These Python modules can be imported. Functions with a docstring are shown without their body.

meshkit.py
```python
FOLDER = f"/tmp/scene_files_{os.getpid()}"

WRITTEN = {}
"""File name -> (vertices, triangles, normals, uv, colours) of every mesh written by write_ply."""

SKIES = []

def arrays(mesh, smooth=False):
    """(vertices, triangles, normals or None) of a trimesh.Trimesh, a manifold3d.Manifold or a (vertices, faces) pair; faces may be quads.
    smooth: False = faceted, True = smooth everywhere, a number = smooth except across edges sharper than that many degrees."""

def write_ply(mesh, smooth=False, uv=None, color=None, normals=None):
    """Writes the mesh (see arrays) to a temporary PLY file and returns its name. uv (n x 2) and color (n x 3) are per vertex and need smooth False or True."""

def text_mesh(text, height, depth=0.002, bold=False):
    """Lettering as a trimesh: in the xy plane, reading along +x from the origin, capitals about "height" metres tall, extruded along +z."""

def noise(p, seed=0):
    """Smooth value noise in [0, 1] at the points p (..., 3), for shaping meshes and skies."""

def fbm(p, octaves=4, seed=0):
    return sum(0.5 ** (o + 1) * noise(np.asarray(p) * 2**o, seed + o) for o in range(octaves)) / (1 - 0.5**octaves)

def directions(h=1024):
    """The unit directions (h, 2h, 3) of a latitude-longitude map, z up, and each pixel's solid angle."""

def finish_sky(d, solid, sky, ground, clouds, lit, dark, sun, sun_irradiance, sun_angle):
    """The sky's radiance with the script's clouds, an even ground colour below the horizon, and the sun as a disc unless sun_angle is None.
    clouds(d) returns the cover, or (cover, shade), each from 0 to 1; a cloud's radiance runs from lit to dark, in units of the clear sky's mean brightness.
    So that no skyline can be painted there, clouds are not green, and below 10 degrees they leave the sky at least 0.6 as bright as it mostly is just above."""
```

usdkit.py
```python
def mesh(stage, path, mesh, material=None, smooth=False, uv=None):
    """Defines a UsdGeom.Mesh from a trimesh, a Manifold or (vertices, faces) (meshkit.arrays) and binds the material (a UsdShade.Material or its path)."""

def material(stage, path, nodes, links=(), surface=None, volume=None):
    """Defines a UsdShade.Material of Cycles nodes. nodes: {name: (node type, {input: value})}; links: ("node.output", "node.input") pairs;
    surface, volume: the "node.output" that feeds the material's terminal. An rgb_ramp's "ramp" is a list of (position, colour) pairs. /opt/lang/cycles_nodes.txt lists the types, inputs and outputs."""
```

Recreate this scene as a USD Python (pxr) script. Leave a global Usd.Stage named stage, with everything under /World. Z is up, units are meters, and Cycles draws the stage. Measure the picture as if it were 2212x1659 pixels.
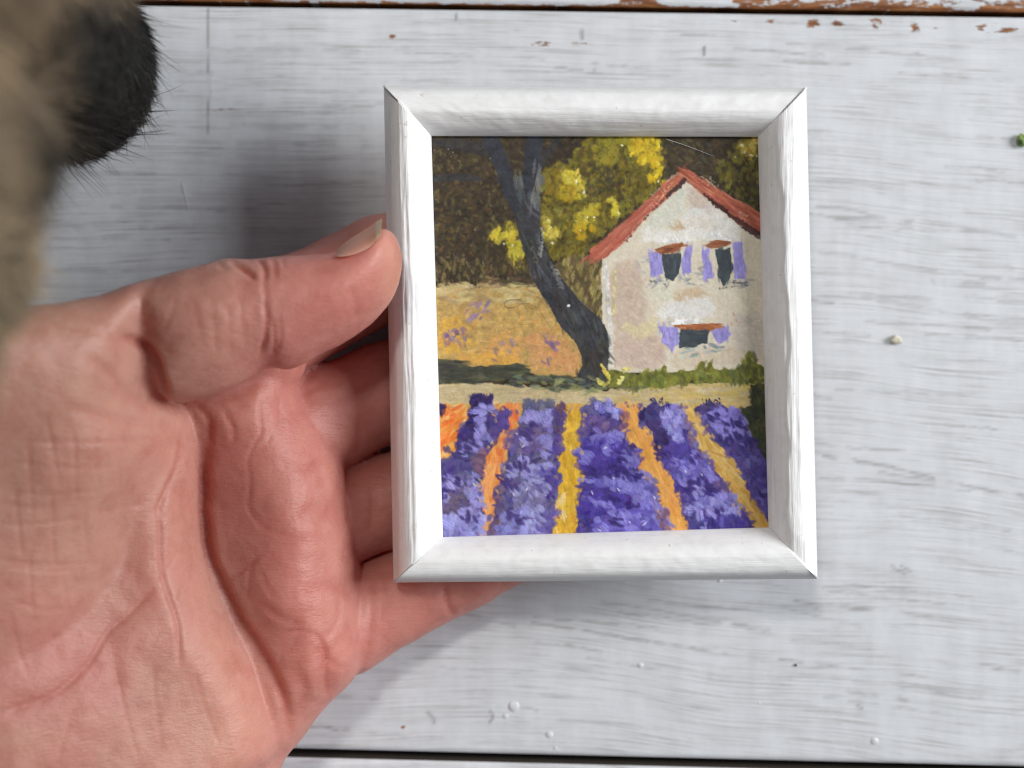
import math
import numpy as np
import trimesh
import shapely
import shapely.geometry as sg
from scipy.spatial import cKDTree
from scipy.interpolate import RBFInterpolator
from scipy.ndimage import gaussian_filter, map_coordinates
import usdkit, meshkit
from pxr import Usd, UsdGeom, UsdLux, UsdShade, Sdf, Gf, Vt

stage = Usd.Stage.CreateInMemory()
UsdGeom.SetStageUpAxis(stage, 'Z')
UsdGeom.SetStageMetersPerUnit(stage, 1.0)
world = UsdGeom.Xform.Define(stage, '/World')
rng = np.random.default_rng(7)

# ------------------------------------------------------------------ camera (all sizes below in millimetres, written out in metres)
CAM_Z, FOCUS, HALF = 266.0, 240.0, 80.0           # lens height over the table, distance in focus, half the width seen there
cam = UsdGeom.Camera.Define(stage, '/World/camera')
cam.AddTranslateOp().Set(Gf.Vec3d(0, 0, CAM_Z / 1000))
cam.CreateHorizontalApertureAttr(36.0)
cam.CreateVerticalApertureAttr(27.0)
cam.CreateFocalLengthAttr(36.0 * FOCUS / (2 * HALF))
cam.CreateFStopAttr(12.5)
cam.CreateFocusDistanceAttr(FOCUS / 1000)
cam.CreateClippingRangeAttr(Gf.Vec2f(0.01, 100))
cam.CreateExposureAttr(0.0)

# ------------------------------------------------------------------ light
dm = usdkit.material(stage, '/World/Looks/room_light', {'b': ('background_shader', {'color': (0.86, 0.93, 1.0), 'strength': 0.14})}, surface='b.background')
dome = UsdLux.DomeLight.Define(stage, '/World/ambient_light')
UsdShade.MaterialBindingAPI.Apply(dome.GetPrim()).Bind(dm)


def aim(prim, pos, target):
    pos, target = np.array(pos, float), np.array(target, float)
    z = pos - target
    z /= np.linalg.norm(z)
    x = np.cross([0, 1, 0.01], z)
    x /= np.linalg.norm(x)
    y = np.cross(z, x)
    m = Gf.Matrix4d(*x, 0, *y, 0, *z, 0, *pos, 1)
    UsdGeom.Xformable(prim).AddTransformOp().Set(m)


def disk_light(name, pos, radius, power, color, target=(0, 0, 0.01)):
    l = UsdLux.DiskLight.Define(stage, '/World/' + name)
    l.CreateRadiusAttr(radius)
    l.CreateIntensityAttr(power)
    l.CreateColorAttr(Gf.Vec3f(*color))
    aim(l, pos, target)


def rect_light(name, pos, w, h, power, color, target=(0, 0, 0.01)):
    l = UsdLux.RectLight.Define(stage, '/World/' + name)
    l.CreateWidthAttr(w)
    l.CreateHeightAttr(h)
    l.CreateIntensityAttr(power)
    l.CreateColorAttr(Gf.Vec3f(*color))
    aim(l, pos, target)


disk_light('key_lamp', (-0.26, 0.60, 1.5), 0.095, 84.0, (1.0, 0.955, 0.89))
rect_light('window_light', (1.08, 0.25, 0.66), 0.62, 0.6, 16.0, (0.97, 0.985, 1.0))


# ------------------------------------------------------------------ helpers
def P(px, py, z):
    """A place on the photograph (2212 x 1659) at the height z over the table, in millimetres."""
    s = HALF / 1106.0 * (CAM_Z - np.asarray(z, float)) / FOCUS
    return np.stack(np.broadcast_arrays((np.asarray(px, float) - 1106) * s, (829.5 - np.asarray(py, float)) * s, np.asarray(z, float)), -1)


used = {}


def numbered(parent, name):
    k = (parent, name)
    n = used.get(k, 0)
    used[k] = n + 1
    return f'{parent}/{name}' + (f'_{n:03d}' if n else '')


def thing(name, label, category, group=None, kind=None):
    x = UsdGeom.Xform.Define(stage, numbered('/World', name))
    tag(x, label, category, group, kind)
    return str(x.GetPath())


def tag(x, label=None, category=None, group=None, kind=None):
    p = x.GetPrim()
    for k, v in (('label', label), ('category', category), ('group', group), ('kind', kind)):
        if v:
            p.SetCustomDataByKey(k, v)


def put(parent, name, v, f, mat, smooth=True, attrs=None, label=None, kind=None):
    """One mesh; v in millimetres, f triangles or quads."""
    f = np.asarray(f)
    if f.shape[1] == 4:
        f = np.vstack([f[:, [0, 1, 2]], f[:, [0, 2, 3]]])
    m = usdkit.mesh(stage, numbered(parent, name), (np.asarray(v, float) / 1000, f), mat, smooth=smooth)
    for k, a in (attrs or {}).items():
        a = np.asarray(a, np.float32)
        t = Sdf.ValueTypeNames.FloatArray if a.ndim == 1 else Sdf.ValueTypeNames.Color3fArray
        UsdGeom.PrimvarsAPI(m).CreatePrimvar(k, t, 'vertex').Set(Vt.FloatArray.FromNumpy(a) if a.ndim == 1 else Vt.Vec3fArray.FromNumpy(a))
    tag(m, label=label, kind=kind)
    return m


def grid_faces(nu, nv):
    i = np.arange(nu * nv).reshape(nu, nv)
    return np.stack([i[:-1, :-1], i[1:, :-1], i[1:, 1:], i[:-1, 1:]], -1).reshape(-1, 4)


def lin(c):
    c = np.asarray(c, float) / 255
    return np.where(c < 0.04045, c / 12.92, ((c + 0.055) / 1.055) ** 2.4)


def smoothstep(a, b, x):
    t = np.clip((x - a) / (b - a), 0, 1)
    return t * t * (3 - 2 * t)


def spline(pts, n=8, closed=False):
    p = np.asarray(pts, float)
    if closed:
        q = np.vstack([p[-1:], p, p[:2]])
    else:
        q = np.vstack([2 * p[0] - p[1], p, 2 * p[-1] - p[-2]])
    t = np.linspace(0, 1, n, endpoint=False)[:, None]
    out = []
    for i in range(1, len(q) - 2):
        a, b, c, d = q[i - 1:i + 3]
        out.append(0.5 * (2 * b + (c - a) * t + (2 * a - 5 * b + 4 * c - d) * t ** 2 + (3 * b - a - 3 * c + d) * t ** 3))
    r = np.vstack(out)
    return r if closed else np.vstack([r, p[-1:]])


def dense(poly, step, closed=True):
    p = np.asarray(poly, float)
    q = np.vstack([p, p[:1]]) if closed else p
    seg = np.linalg.norm(np.diff(q, axis=0), axis=1)
    s = np.concatenate([[0], np.cumsum(seg)])
    n = max(int(s[-1] / step), 2)
    t = np.linspace(0, s[-1], n, endpoint=not closed)
    return np.stack([np.interp(t, s, q[:, k]) for k in range(q.shape[1])], 1)


def signed(poly, pts, step=0.15):
    """Distance to the polygon's outline, positive inside."""
    d = cKDTree(dense(poly, step)).query(pts, workers=-1)[0]
    g = sg.Polygon(poly).buffer(0)
    inside = shapely.contains_xy(g, pts[:, 0], pts[:, 1])
    return np.where(inside, d, -d)


def line_dist(line, pts, step, reach):
    return cKDTree(dense(line, step, False)).query(pts, distance_upper_bound=reach, workers=-1)


def surface_nets(F, origin, h):
    """The surface F = 0 (negative inside) of a sampled field, as quads."""
    s = F < 0
    nx, ny, nz = F.shape
    cnt = np.zeros((nx - 1, ny - 1, nz - 1), np.int8)
    for a, b, c in np.ndindex(2, 2, 2):
        cnt += s[a:nx - 1 + a, b:ny - 1 + b, c:nz - 1 + c]
    act = (cnt > 0) & (cnt < 8)
    idx = np.argwhere(act)
    num = np.full(act.shape, -1, np.int64)
    num[act] = np.arange(len(idx))
    acc, n = np.zeros((len(idx), 3)), np.zeros(len(idx))
    cor = [np.array(c) for c in np.ndindex(2, 2, 2)]
    val = {tuple(c): F[idx[:, 0] + c[0], idx[:, 1] + c[1], idx[:, 2] + c[2]] for c in cor}
    for c in cor:
        for ax in range(3):
            if c[ax] == 0:
                d = c.copy()
                d[ax] = 1
                va, vb = val[tuple(c)], val[tuple(d)]
                m = (va < 0) != (vb < 0)
                t = va[m] / (va[m] - vb[m])
                acc[m] += c + (d - c) * t[:, None]
                n[m] += 1
    v = (idx + acc / n[:, None]) * h + origin
    quads = []
    for ax in range(3):
        u, w = (ax + 1) % 3, (ax + 2) % 3
        A = np.moveaxis(s, ax, 0)
        ch = np.moveaxis(A[:-1] != A[1:], 0, ax)
        e = np.argwhere(ch)
        e = e[(e[:, u] > 0) & (e[:, w] > 0) & (e[:, u] < F.shape[u] - 1) & (e[:, w] < F.shape[w] - 1)]
        ins = s[tuple(e.T)]
        ring = []
        for du, dw in ((-1, -1), (0, -1), (0, 0), (-1, 0)):
            q = e.copy()
            q[:, u] += du
            q[:, w] += dw
            ring.append(num[tuple(q.T)])
        r = np.stack(ring, 1)
        quads.append(np.where(ins[:, None], r, r[:, ::-1]))
    q = np.vstack(quads)
    return v, q[(q >= 0).all(1)]


def relax(v, f, rounds, lam=0.5, mu=-0.52):
    import scipy.sparse as sp
    e = np.vstack([f[:, [0, 1]], f[:, [1, 2]], f[:, [2, 3]], f[:, [3, 0]]]) if f.shape[1] == 4 else np.vstack([f[:, [0, 1]], f[:, [1, 2]], f[:, [2, 0]]])
    n = len(v)
    A = sp.coo_matrix((np.ones(2 * len(e)), (np.r_[e[:, 0], e[:, 1]], np.r_[e[:, 1], e[:, 0]])), (n, n)).tocsr()
    A.data[:] = 1
    A = sp.diags(1 / np.maximum(np.asarray(A.sum(1)).ravel(), 1)) @ A
    for k in range(rounds):
        v = v + lam * (A @ v - v)
        v = v + mu * (A @ v - v)
    return v, A


def smin(a, b, k):
    h = np.maximum(k - np.abs(a - b), 0) / k
    return np.minimum(a, b) - h * h * k * 0.25


def normals(v, f):
    return meshkit.arrays((v, f), True)[2]


def noise2(x, y, s, seed=0, oct=3):
    return meshkit.fbm(np.stack([x / s, y / s, np.full_like(x, 0.37 + seed * 3.1)], -1), oct, seed)


# ------------------------------------------------------------------ materials
def M(name, nodes, links, surface='p.BSDF'):
    return usdkit.material(stage, '/World/Looks/' + name, nodes, links, surface=surface)


def plank_material():
    n = {
        'pos': ('attribute', {'attribute': 'grain'}),
        'wear': ('attribute', {'attribute': 'wear'}),
        'mark': ('attribute', {'attribute': 'mark'}),
        'map1': ('mapping', {'scale': (46.0, 2400.0, 1.0)}),
        'streak': ('noise_texture', {'scale': 1.0, 'detail': 6.0, 'roughness': 0.68}),
        'map2': ('mapping', {'scale': (70.0, 300.0, 1.0), 'location': (3.1, 1.7, 0)}),
        'patch': ('noise_texture', {'scale': 1.0, 'detail': 3.0, 'roughness': 0.6}),
        'map3': ('mapping', {'scale': (230.0, 60.0, 1.0), 'location': (8.1, 5.7, 0)}),
        'cross': ('noise_texture', {'scale': 1.0, 'detail': 3.0, 'roughness': 0.6}),
        'map4': ('mapping', {'scale': (260.0, 2600.0, 1.0), 'location': (2.1, 9.7, 0)}),
        'fleck': ('noise_texture', {'scale': 1.0, 'detail': 4.0, 'roughness': 0.7}),
        'r1': ('map_range', {'from_min': 0.45, 'from_max': 0.68, 'to_min': 0.0, 'to_max': 0.85, 'clamp': True}),
        'r2': ('map_range', {'from_min': 0.40, 'from_max': 0.66, 'to_min': 0.12, 'to_max': 1.0, 'clamp': True}),
        'mul': ('math', {'math_type': 'multiply'}),
        'r3': ('map_range', {'from_min': 0.35, 'from_max': 0.75, 'to_min': 0.0, 'to_max': 0.5, 'clamp': True}),
        'r4': ('map_range', {'from_min': 0.56, 'from_max': 0.78, 'to_min': 0.0, 'to_max': 0.8, 'clamp': True}),
        'fm': ('math', {'math_type': 'multiply'}),
        'white': ('mix_color', {'a': (0.70, 0.725, 0.765), 'b': (0.52, 0.53, 0.55)}),
        'grey': ('mix_color', {'b': (0.30, 0.285, 0.27)}),
        'grey2': ('mix_color', {'b': (0.33, 0.29, 0.26)}),
        'grey3': ('mix_color', {'b': (0.10, 0.08, 0.065)}),
        # bare wood where the paint is gone: a soft field given its ragged edge by fine noise
        'edge': ('noise_texture', {'scale': 1.0, 'detail': 4.0, 'roughness': 0.7}),
        'map5': ('mapping', {'scale': (320.0, 900.0, 1.0)}),
        'e2': ('math', {'math_type': 'multiply_add', 'value2': 2.0}),
        'bare': ('map_range', {'from_min': 1.48, 'from_max': 1.60, 'to_min': 0.0, 'to_max': 1.0, 'clamp': True}),
        'woodn': ('noise_texture', {'scale': 1.0, 'detail': 4.0}),
        'map6': ('mapping', {'scale': (120.0, 1500.0, 1.0)}),
        'wood': ('rgb_ramp', {'ramp': [(0.3, (0.10, 0.032, 0.010)), (0.5, (0.26, 0.095, 0.032)), (0.7, (0.42, 0.19, 0.075))]}),
        'all': ('mix_color', {}),
        'hb': ('math', {'math_type': 'multiply_add', 'value2': -0.9}),
        'bump': ('bump', {'strength': 0.55, 'distance': 0.00018}),
        'p': ('principled_bsdf', {'roughness': 0.42, 'specular_ior_level': 0.45}),
    }
    l = [('pos.vector', f'map{i}.vector') for i in range(1, 7)]
    l += [('map1.vector', 'streak.vector'), ('map2.vector', 'patch.vector'), ('map3.vector', 'cross.vector'), ('map4.vector', 'fleck.vector'), ('map5.vector', 'edge.vector'), ('map6.vector', 'woodn.vector'),
          ('streak.fac', 'r1.value'), ('patch.fac', 'r2.value'), ('r1.result', 'mul.value1'), ('r2.result', 'mul.value2'),
          ('cross.fac', 'r3.value'), ('fleck.fac', 'r4.value'), ('r4.result', 'fm.value1'), ('r2.result', 'fm.value2'),
          ('r3.result', 'white.fac'), ('white.result', 'grey.a'), ('mul.value', 'grey.fac'), ('grey.result', 'grey2.a'), ('fm.value', 'grey2.fac'),
          ('grey2.result', 'grey3.a'), ('mark.fac', 'grey3.fac'),
          ('edge.fac', 'e2.value1'), ('wear.fac', 'e2.value3'), ('e2.value', 'bare.value'), ('woodn.fac', 'wood.fac'),
          ('grey3.result', 'all.a'), ('wood.color', 'all.b'), ('bare.result', 'all.fac'), ('all.result', 'p.base_color'),
          ('bare.result', 'hb.value1'), ('streak.fac', 'hb.value3'), ('hb.value', 'bump.height'), ('bump.normal', 'p.normal')]
    return M('white_planks', n, l)


def paint_material(name, axis):
    sc = (90.0, 1900.0, 90.0) if axis == 'x' else (1900.0, 90.0, 90.0)
    sc2 = tuple(s * 0.33 for s in sc)
    n = {
        'g': ('texture_coordinate', {}),
        'm': ('mapping', {'scale': sc}), 'm2': ('mapping', {'scale': sc2}),
        'a': ('noise_texture', {'scale': 1.0, 'detail': 3.0, 'roughness': 0.6}),
        'b': ('noise_texture', {'scale': 1.0, 'detail': 4.0, 'roughness': 0.6}),
        'c': ('noise_texture', {'scale': 420.0, 'detail': 4.0, 'roughness': 0.6}),
        'add': ('math', {'math_type': 'add'}),
        'bump': ('bump', {'strength': 0.75 if axis == 'y' else 0.45, 'distance': 0.0002}),
        'ramp': ('rgb_ramp', {'ramp': [(0.25, (0.79, 0.785, 0.78)), (0.5, (0.86, 0.86, 0.86)), (0.8, (0.88, 0.88, 0.885))]}),
        'spot': ('noise_texture', {'scale': 900.0, 'detail': 2.0}),
        'sr': ('map_range', {'from_min': 0.70, 'from_max': 0.78, 'clamp': True}),
        'mixc': ('mix_color', {'b': (0.66, 0.63, 0.58)}),
        'p': ('principled_bsdf', {'roughness': 0.5, 'specular_ior_level': 0.35}),
    }
    l = [('g.object', 'm.vector'), ('g.object', 'm2.vector'), ('g.object', 'c.vector'), ('g.object', 'spot.vector'), ('m.vector', 'a.vector'), ('m2.vector', 'b.vector'),
         ('a.fac', 'add.value1'), ('b.fac', 'add.value2'), ('add.value', 'bump.height'), ('bump.normal', 'p.normal'), ('c.fac', 'ramp.fac'),
         ('ramp.color', 'mixc.a'), ('spot.fac', 'sr.value'), ('sr.result', 'mixc.fac'), ('mixc.result', 'p.base_color')]
    return M(name, n, l)


MAT_PLANK = plank_material()
MAT_RAIL_X = paint_material('white_rail_paint_across', 'x')
MAT_RAIL_Y = paint_material('white_rail_paint_along', 'y')
MAT_OIL = M('oil_paint', {
    'c': ('attribute', {'attribute': 'paint'}), 'g': ('texture_coordinate', {}),
    'n': ('noise_texture', {'scale': 1500.0, 'detail': 3.0}), 'r': ('map_range', {'from_min': 0.3, 'from_max': 0.7, 'to_min': 0.34, 'to_max': 0.6}),
    'bump': ('bump', {'strength': 0.2, 'distance': 0.0001}),
    'p': ('principled_bsdf', {'specular_ior_level': 0.28})},
    [('c.color', 'p.base_color'), ('g.object', 'n.vector'), ('n.fac', 'r.value'), ('r.result', 'p.roughness'), ('n.fac', 'bump.height'), ('bump.normal', 'p.normal')])
MAT_BACK = M('backing_board', {'g': ('texture_coordinate', {}), 'n': ('noise_texture', {'scale': 300.0, 'detail': 4.0}), 'r': ('rgb_ramp', {'ramp': [(0.3, (0.2, 0.12, 0.06)), (0.7, (0.32, 0.21, 0.12))]}), 'p': ('principled_bsdf', {'roughness': 0.8})},
             [('g.object', 'n.vector'), ('n.fac', 'r.fac'), ('r.color', 'p.base_color')])
MAT_SKIN = M('skin', {
    'tone': ('attribute', {'attribute': 'tone'}), 'g': ('texture_coordinate', {}),
    'blotch': ('noise_texture', {'scale': 260.0, 'detail': 4.0, 'roughness': 0.65}),
    'br': ('rgb_ramp', {'ramp': [(0.3, (0.90, 0.80, 0.77)), (0.5, (1.0, 0.97, 0.96)), (0.72, (1.05, 1.06, 1.03))]}),
    'mul': ('mix_color', {'blend_type': 'multiply', 'fac': 1.0, 'use_clamp': False}),
    'fine': ('noise_texture', {'scale': 1100.0, 'detail': 5.0, 'roughness': 0.7}),
    'vor': ('voronoi_texture', {'scale': 760.0, 'feature': 'distance_to_edge', 'randomness': 1.0}),
    'vr': ('map_range', {'from_min': 0.0, 'from_max': 0.22, 'clamp': True}),
    'wm': ('mapping', {'rotation': (0.2, 0.1, 1.25), 'scale': (420.0, 2600.0, 1400.0)}),
    'wav': ('noise_texture', {'scale': 1.0, 'detail': 3.0, 'roughness': 0.6, 'distortion': 0.4}),
    'wm2': ('mapping', {'rotation': (0.1, 0.2, -0.25), 'scale': (420.0, 2600.0, 1400.0)}),
    'wav2': ('noise_texture', {'scale': 1.0, 'detail': 3.0, 'roughness': 0.6, 'distortion': 0.4}),
    'h3': ('math', {'math_type': 'multiply_add', 'value2': 0.8}),
    'h1': ('math', {'math_type': 'multiply_add', 'value2': 0.07}),
    'h2': ('math', {'math_type': 'multiply_add', 'value2': 0.8}),
    'bump': ('bump', {'strength': 0.5, 'distance': 0.0002}),
    'p': ('principled_bsdf', {'roughness': 0.42, 'specular_ior_level': 0.36, 'subsurface_weight': 0.35, 'subsurface_radius': (1.0, 0.36, 0.2), 'subsurface_scale': 0.0022, 'subsurface_method': 'random_walk'})},
    [('g.object', 'blotch.vector'), ('blotch.fac', 'br.fac'), ('tone.color', 'mul.a'), ('br.color', 'mul.b'), ('mul.result', 'p.base_color'),
     ('g.object', 'fine.vector'), ('g.object', 'vor.vector'), ('vor.distance', 'vr.value'), ('g.object', 'wm.vector'), ('wm.vector', 'wav.vector'),
     ('vr.result', 'h1.value1'), ('fine.fac', 'h1.value3'), ('wav.fac', 'h2.value1'), ('h1.value', 'h2.value3'), ('g.object', 'wm2.vector'), ('wm2.vector', 'wav2.vector'), ('wav2.fac', 'h3.value1'), ('h2.value', 'h3.value3'), ('h3.value', 'bump.height'), ('bump.normal', 'p.normal')])
MAT_NAIL = M('nail', {'c': ('attribute', {'attribute': 'tone'}), 'p': ('principled_bsdf', {'roughness': 0.4, 'specular_ior_level': 0.3})}, [('c.color', 'p.base_color')])
MAT_FUR = M('fur_hair', {'c': ('attribute', {'attribute': 'haircol'}), 'p': ('principled_bsdf', {'roughness': 0.55, 'specular_ior_level': 0.3})}, [('c.color', 'p.base_color')])
MAT_HIDE = M('fur_undercoat', {'c': ('attribute', {'attribute': 'haircol'}), 'p': ('principled_bsdf', {'roughness': 0.9, 'specular_ior_level': 0.1})}, [('c.color', 'p.base_color')])
MAT_STRAND = M('loose_white_hair', {'p': ('principled_bsdf', {'base_color': (0.8, 0.8, 0.78), 'roughness': 0.4})}, [])
MAT_STRAND_DARK = M('loose_brown_hair', {'p': ('principled_bsdf', {'base_color': (0.13, 0.085, 0.04), 'roughness': 0.4})}, [])
MAT_BLISTER = M('paint_drop', {'g': ('texture_coordinate', {}), 'n': ('noise_texture', {'scale': 1500.0}), 'r': ('rgb_ramp', {'ramp': [(0.3, (0.6, 0.61, 0.63)), (0.7, (0.72, 0.735, 0.76))]}), 'p': ('principled_bsdf', {'roughness': 0.25})}, [('g.object', 'n.vector'), ('n.fac', 'r.fac'), ('r.color', 'p.base_color')])
MAT_DARK = M('dark_grit', {'p': ('principled_bsdf', {'base_color': (0.02, 0.022, 0.035), 'roughness': 0.6})}, [])
MAT_CREAM = M('cream_crumb', {'g': ('texture_coordinate', {}), 'n': ('noise_texture', {'scale': 1800.0}), 'r': ('rgb_ramp', {'ramp': [(0.35, (0.5, 0.42, 0.24)), (0.6, (0.72, 0.70, 0.62))]}), 'p': ('principled_bsdf', {'roughness': 0.6})}, [('g.object', 'n.vector'), ('n.fac', 'r.fac'), ('r.color', 'p.base_color')])
MAT_GREEN = M('green_leaf', {'g': ('texture_coordinate', {}), 'n': ('noise_texture', {'scale': 900.0}), 'r': ('rgb_ramp', {'ramp': [(0.35, (0.05, 0.09, 0.02)), (0.6, (0.25, 0.36, 0.10))]}), 'p': ('principled_bsdf', {'roughness': 0.5})}, [('g.object', 'n.vector'), ('n.fac', 'r.fac'), ('r.color', 'p.base_color')])
MAT_UNDER = M('gap_shade', {'p': ('principled_bsdf', {'base_color': (0.035, 0.025, 0.018), 'roughness': 0.9})}, [])

# ------------------------------------------------------------------ the plank tabletop
TABLE = thing('plank_tabletop', 'white painted plank tabletop with grey grain lines and brown worn paint chips', 'tabletop')


def seam_top(px):       # lower edge of the upper plank / upper edge of the middle plank, photograph rows
    return 2.0 + 0.0135 * px


def seam_low(px):
    return 1617.0 + 0.0245 * (px - 300)


CHIPS = [  # (px, py, half length, half height, strength) of places where the paint is gone, middle plank
    (1757, 49, 14, 9, .62), (1805, 49, 13, 7, .6), (1888, 52, 14, 9, .62), (1930, 50, 6, 4, .45), (1977, 57, 13, 9, .6), (2022, 62, 8, 4, .5), (2120, 61, 12, 9, .6), (2175, 64, 26, 8, .65),
    (1660, 44, 18, 5, .5), (1702, 47, 9, 4, .45), (1590, 45, 12, 4, .45), (2150, 55, 10, 4, .5), (1866, 62, 7, 4, .42), (1875, 82, 8, 3, .42),
    (1165, 97, 22, 6, .62), (1246, 95, 22, 4, .6), (847, 79, 7, 5, .6), (1256, 74, 4, 6, .5), (983, 38, 3, 4, .5), (497, 237, 30, 5, .33), (515, 240, 12, 4, .36),
    (1220, 1278, 24, 3, .42), (1190, 1279, 12, 3, .45), (1400, 1277, 12, 3, .34), (1470, 1278, 20, 3, .3), (1720, 1352, 16, 3, .36), (1600, 1378, 24, 3, .3), (2003, 1279, 20, 3, .36), (1580, 1371, 18, 3, .33), (870, 1570, 4, 5, .5),
    (630, 1624, 12, 4, .5), (1070, 1636, 10, 5, .55), (1500, 1652, 8, 4, .5), (2010, 1190, 24, 3, .28), (1510, 1279, 20, 2.5, .38), (1690, 1279, 30, 2.5, .36), (1955, 1367, 14, 2.5, .4), (2080, 1280, 30, 2.5, .36), (2150, 1140, 30, 2.5, .36), (1120, 1620, 10, 3, .4), (1340, 1470, 12, 2, .3)]
LINES = [  # drawn grain lines and cracks: points, half width mm, strength
    ([(449, 20), (450, 60), (451, 110), (450, 150), (452, 190), (449, 235), (448, 290)], .05, .55),
    ([(1521, 102), (1520, 118)], .12, .8), ([(1255, 66), (1256, 84)], .12, .8), ([(985, 30), (984, 42)], .12, .6), ([(1283, 150), (1281, 160)], .1, .5),
    ([(1780, 985), (1850, 995), (1930, 1010), (2010, 1030), (2090, 1050), (2160, 1063), (2212, 1070)], .16, .5),
    ([(1900, 1020), (1990, 1035), (2060, 1045)], .12, .35),
    ([(1765, 445), (1830, 452), (1900, 468), (1990, 480), (2080, 492), (2190, 512)], .16, .32),
    ([(1760, 390), (1850, 396), (1950, 410)], .14, .25), ([(1770, 545), (1860, 556), (1960, 575), (2060, 590), (2180, 600)], .16, .28),
    ([(1770, 640), (1880, 645), (2000, 665), (2120, 690), (2212, 700)], .14, .25),
    ([(1150, 1345), (1250, 1360), (1330, 1375), (1420, 1388), (1500, 1400), (1570, 1412)], .17, .42),
    ([(1160, 1388), (1230, 1395), (1300, 1408)], .13, .32), ([(1270, 1420), (1400, 1442), (1560, 1470)], .13, .3),
    ([(1000, 1322), (1060, 1340), (1110, 1352)], .13, .3), ([(1300, 1300), (1420, 1318), (1560, 1345), (1680, 1372)], .13, .3),
    ([(1820, 1492), (1880, 1500), (1960, 1512)], .2, .35), ([(1640, 1300), (1760, 1330), (1860, 1352)], .12, .25),
    ([(1060, 1535), (1066, 1548), (1058, 1560), (920, 1530)][:3], .1, .6), ([(925, 1538), (936, 1548), (938, 1560)], .1, .6),
    ([(1850, 1520), (1862, 1530)], .1, .5), ([(1925, 1220), (1940, 1232), (1955, 1238)], .09, .5), ([(1948, 1222), (1965, 1234)], .09, .5),
    ([(640, 312), (760, 314), (860, 318)], .25, .22), ([(500, 268), (640, 274), (800, 276)], .3, .22), ([(470, 455), (520, 452), (590, 458)], .25, .3), ([(1700, 94), (1780, 100), (1850, 107), (1960, 118), (2060, 128)], .12, .3)]


lrng = np.random.default_rng(5)
for _ in range(150):
    x0, y0 = lrng.uniform(430, 2150), lrng.uniform(60, 1600)
    L = lrng.uniform(60, 330)
    q = np.clip(x0 / 2212, 0, 1)
    sl = 0.02 + q * (0.05 + 0.09 * smoothstep(700, 1350, y0)) + lrng.normal() * 0.008
    xs = np.linspace(x0, x0 + L, 5)
    LINES.append((list(zip(xs, y0 + sl * (xs - x0) + lrng.normal(size=5) * 1.6)), lrng.uniform(.05, .13), lrng.uniform(.15, .46)))
for _ in range(45):
    x0, y0 = lrng.uniform(60, 900), lrng.uniform(60, 620)
    xs = np.linspace(x0, x0 + lrng.uniform(80, 380), 5)
    LINES.append((list(zip(xs, y0 + 0.012 * (xs - x0) + lrng.normal(size=5) * 1.2)), lrng.uniform(.08, .2), lrng.uniform(.12, .3)))


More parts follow.
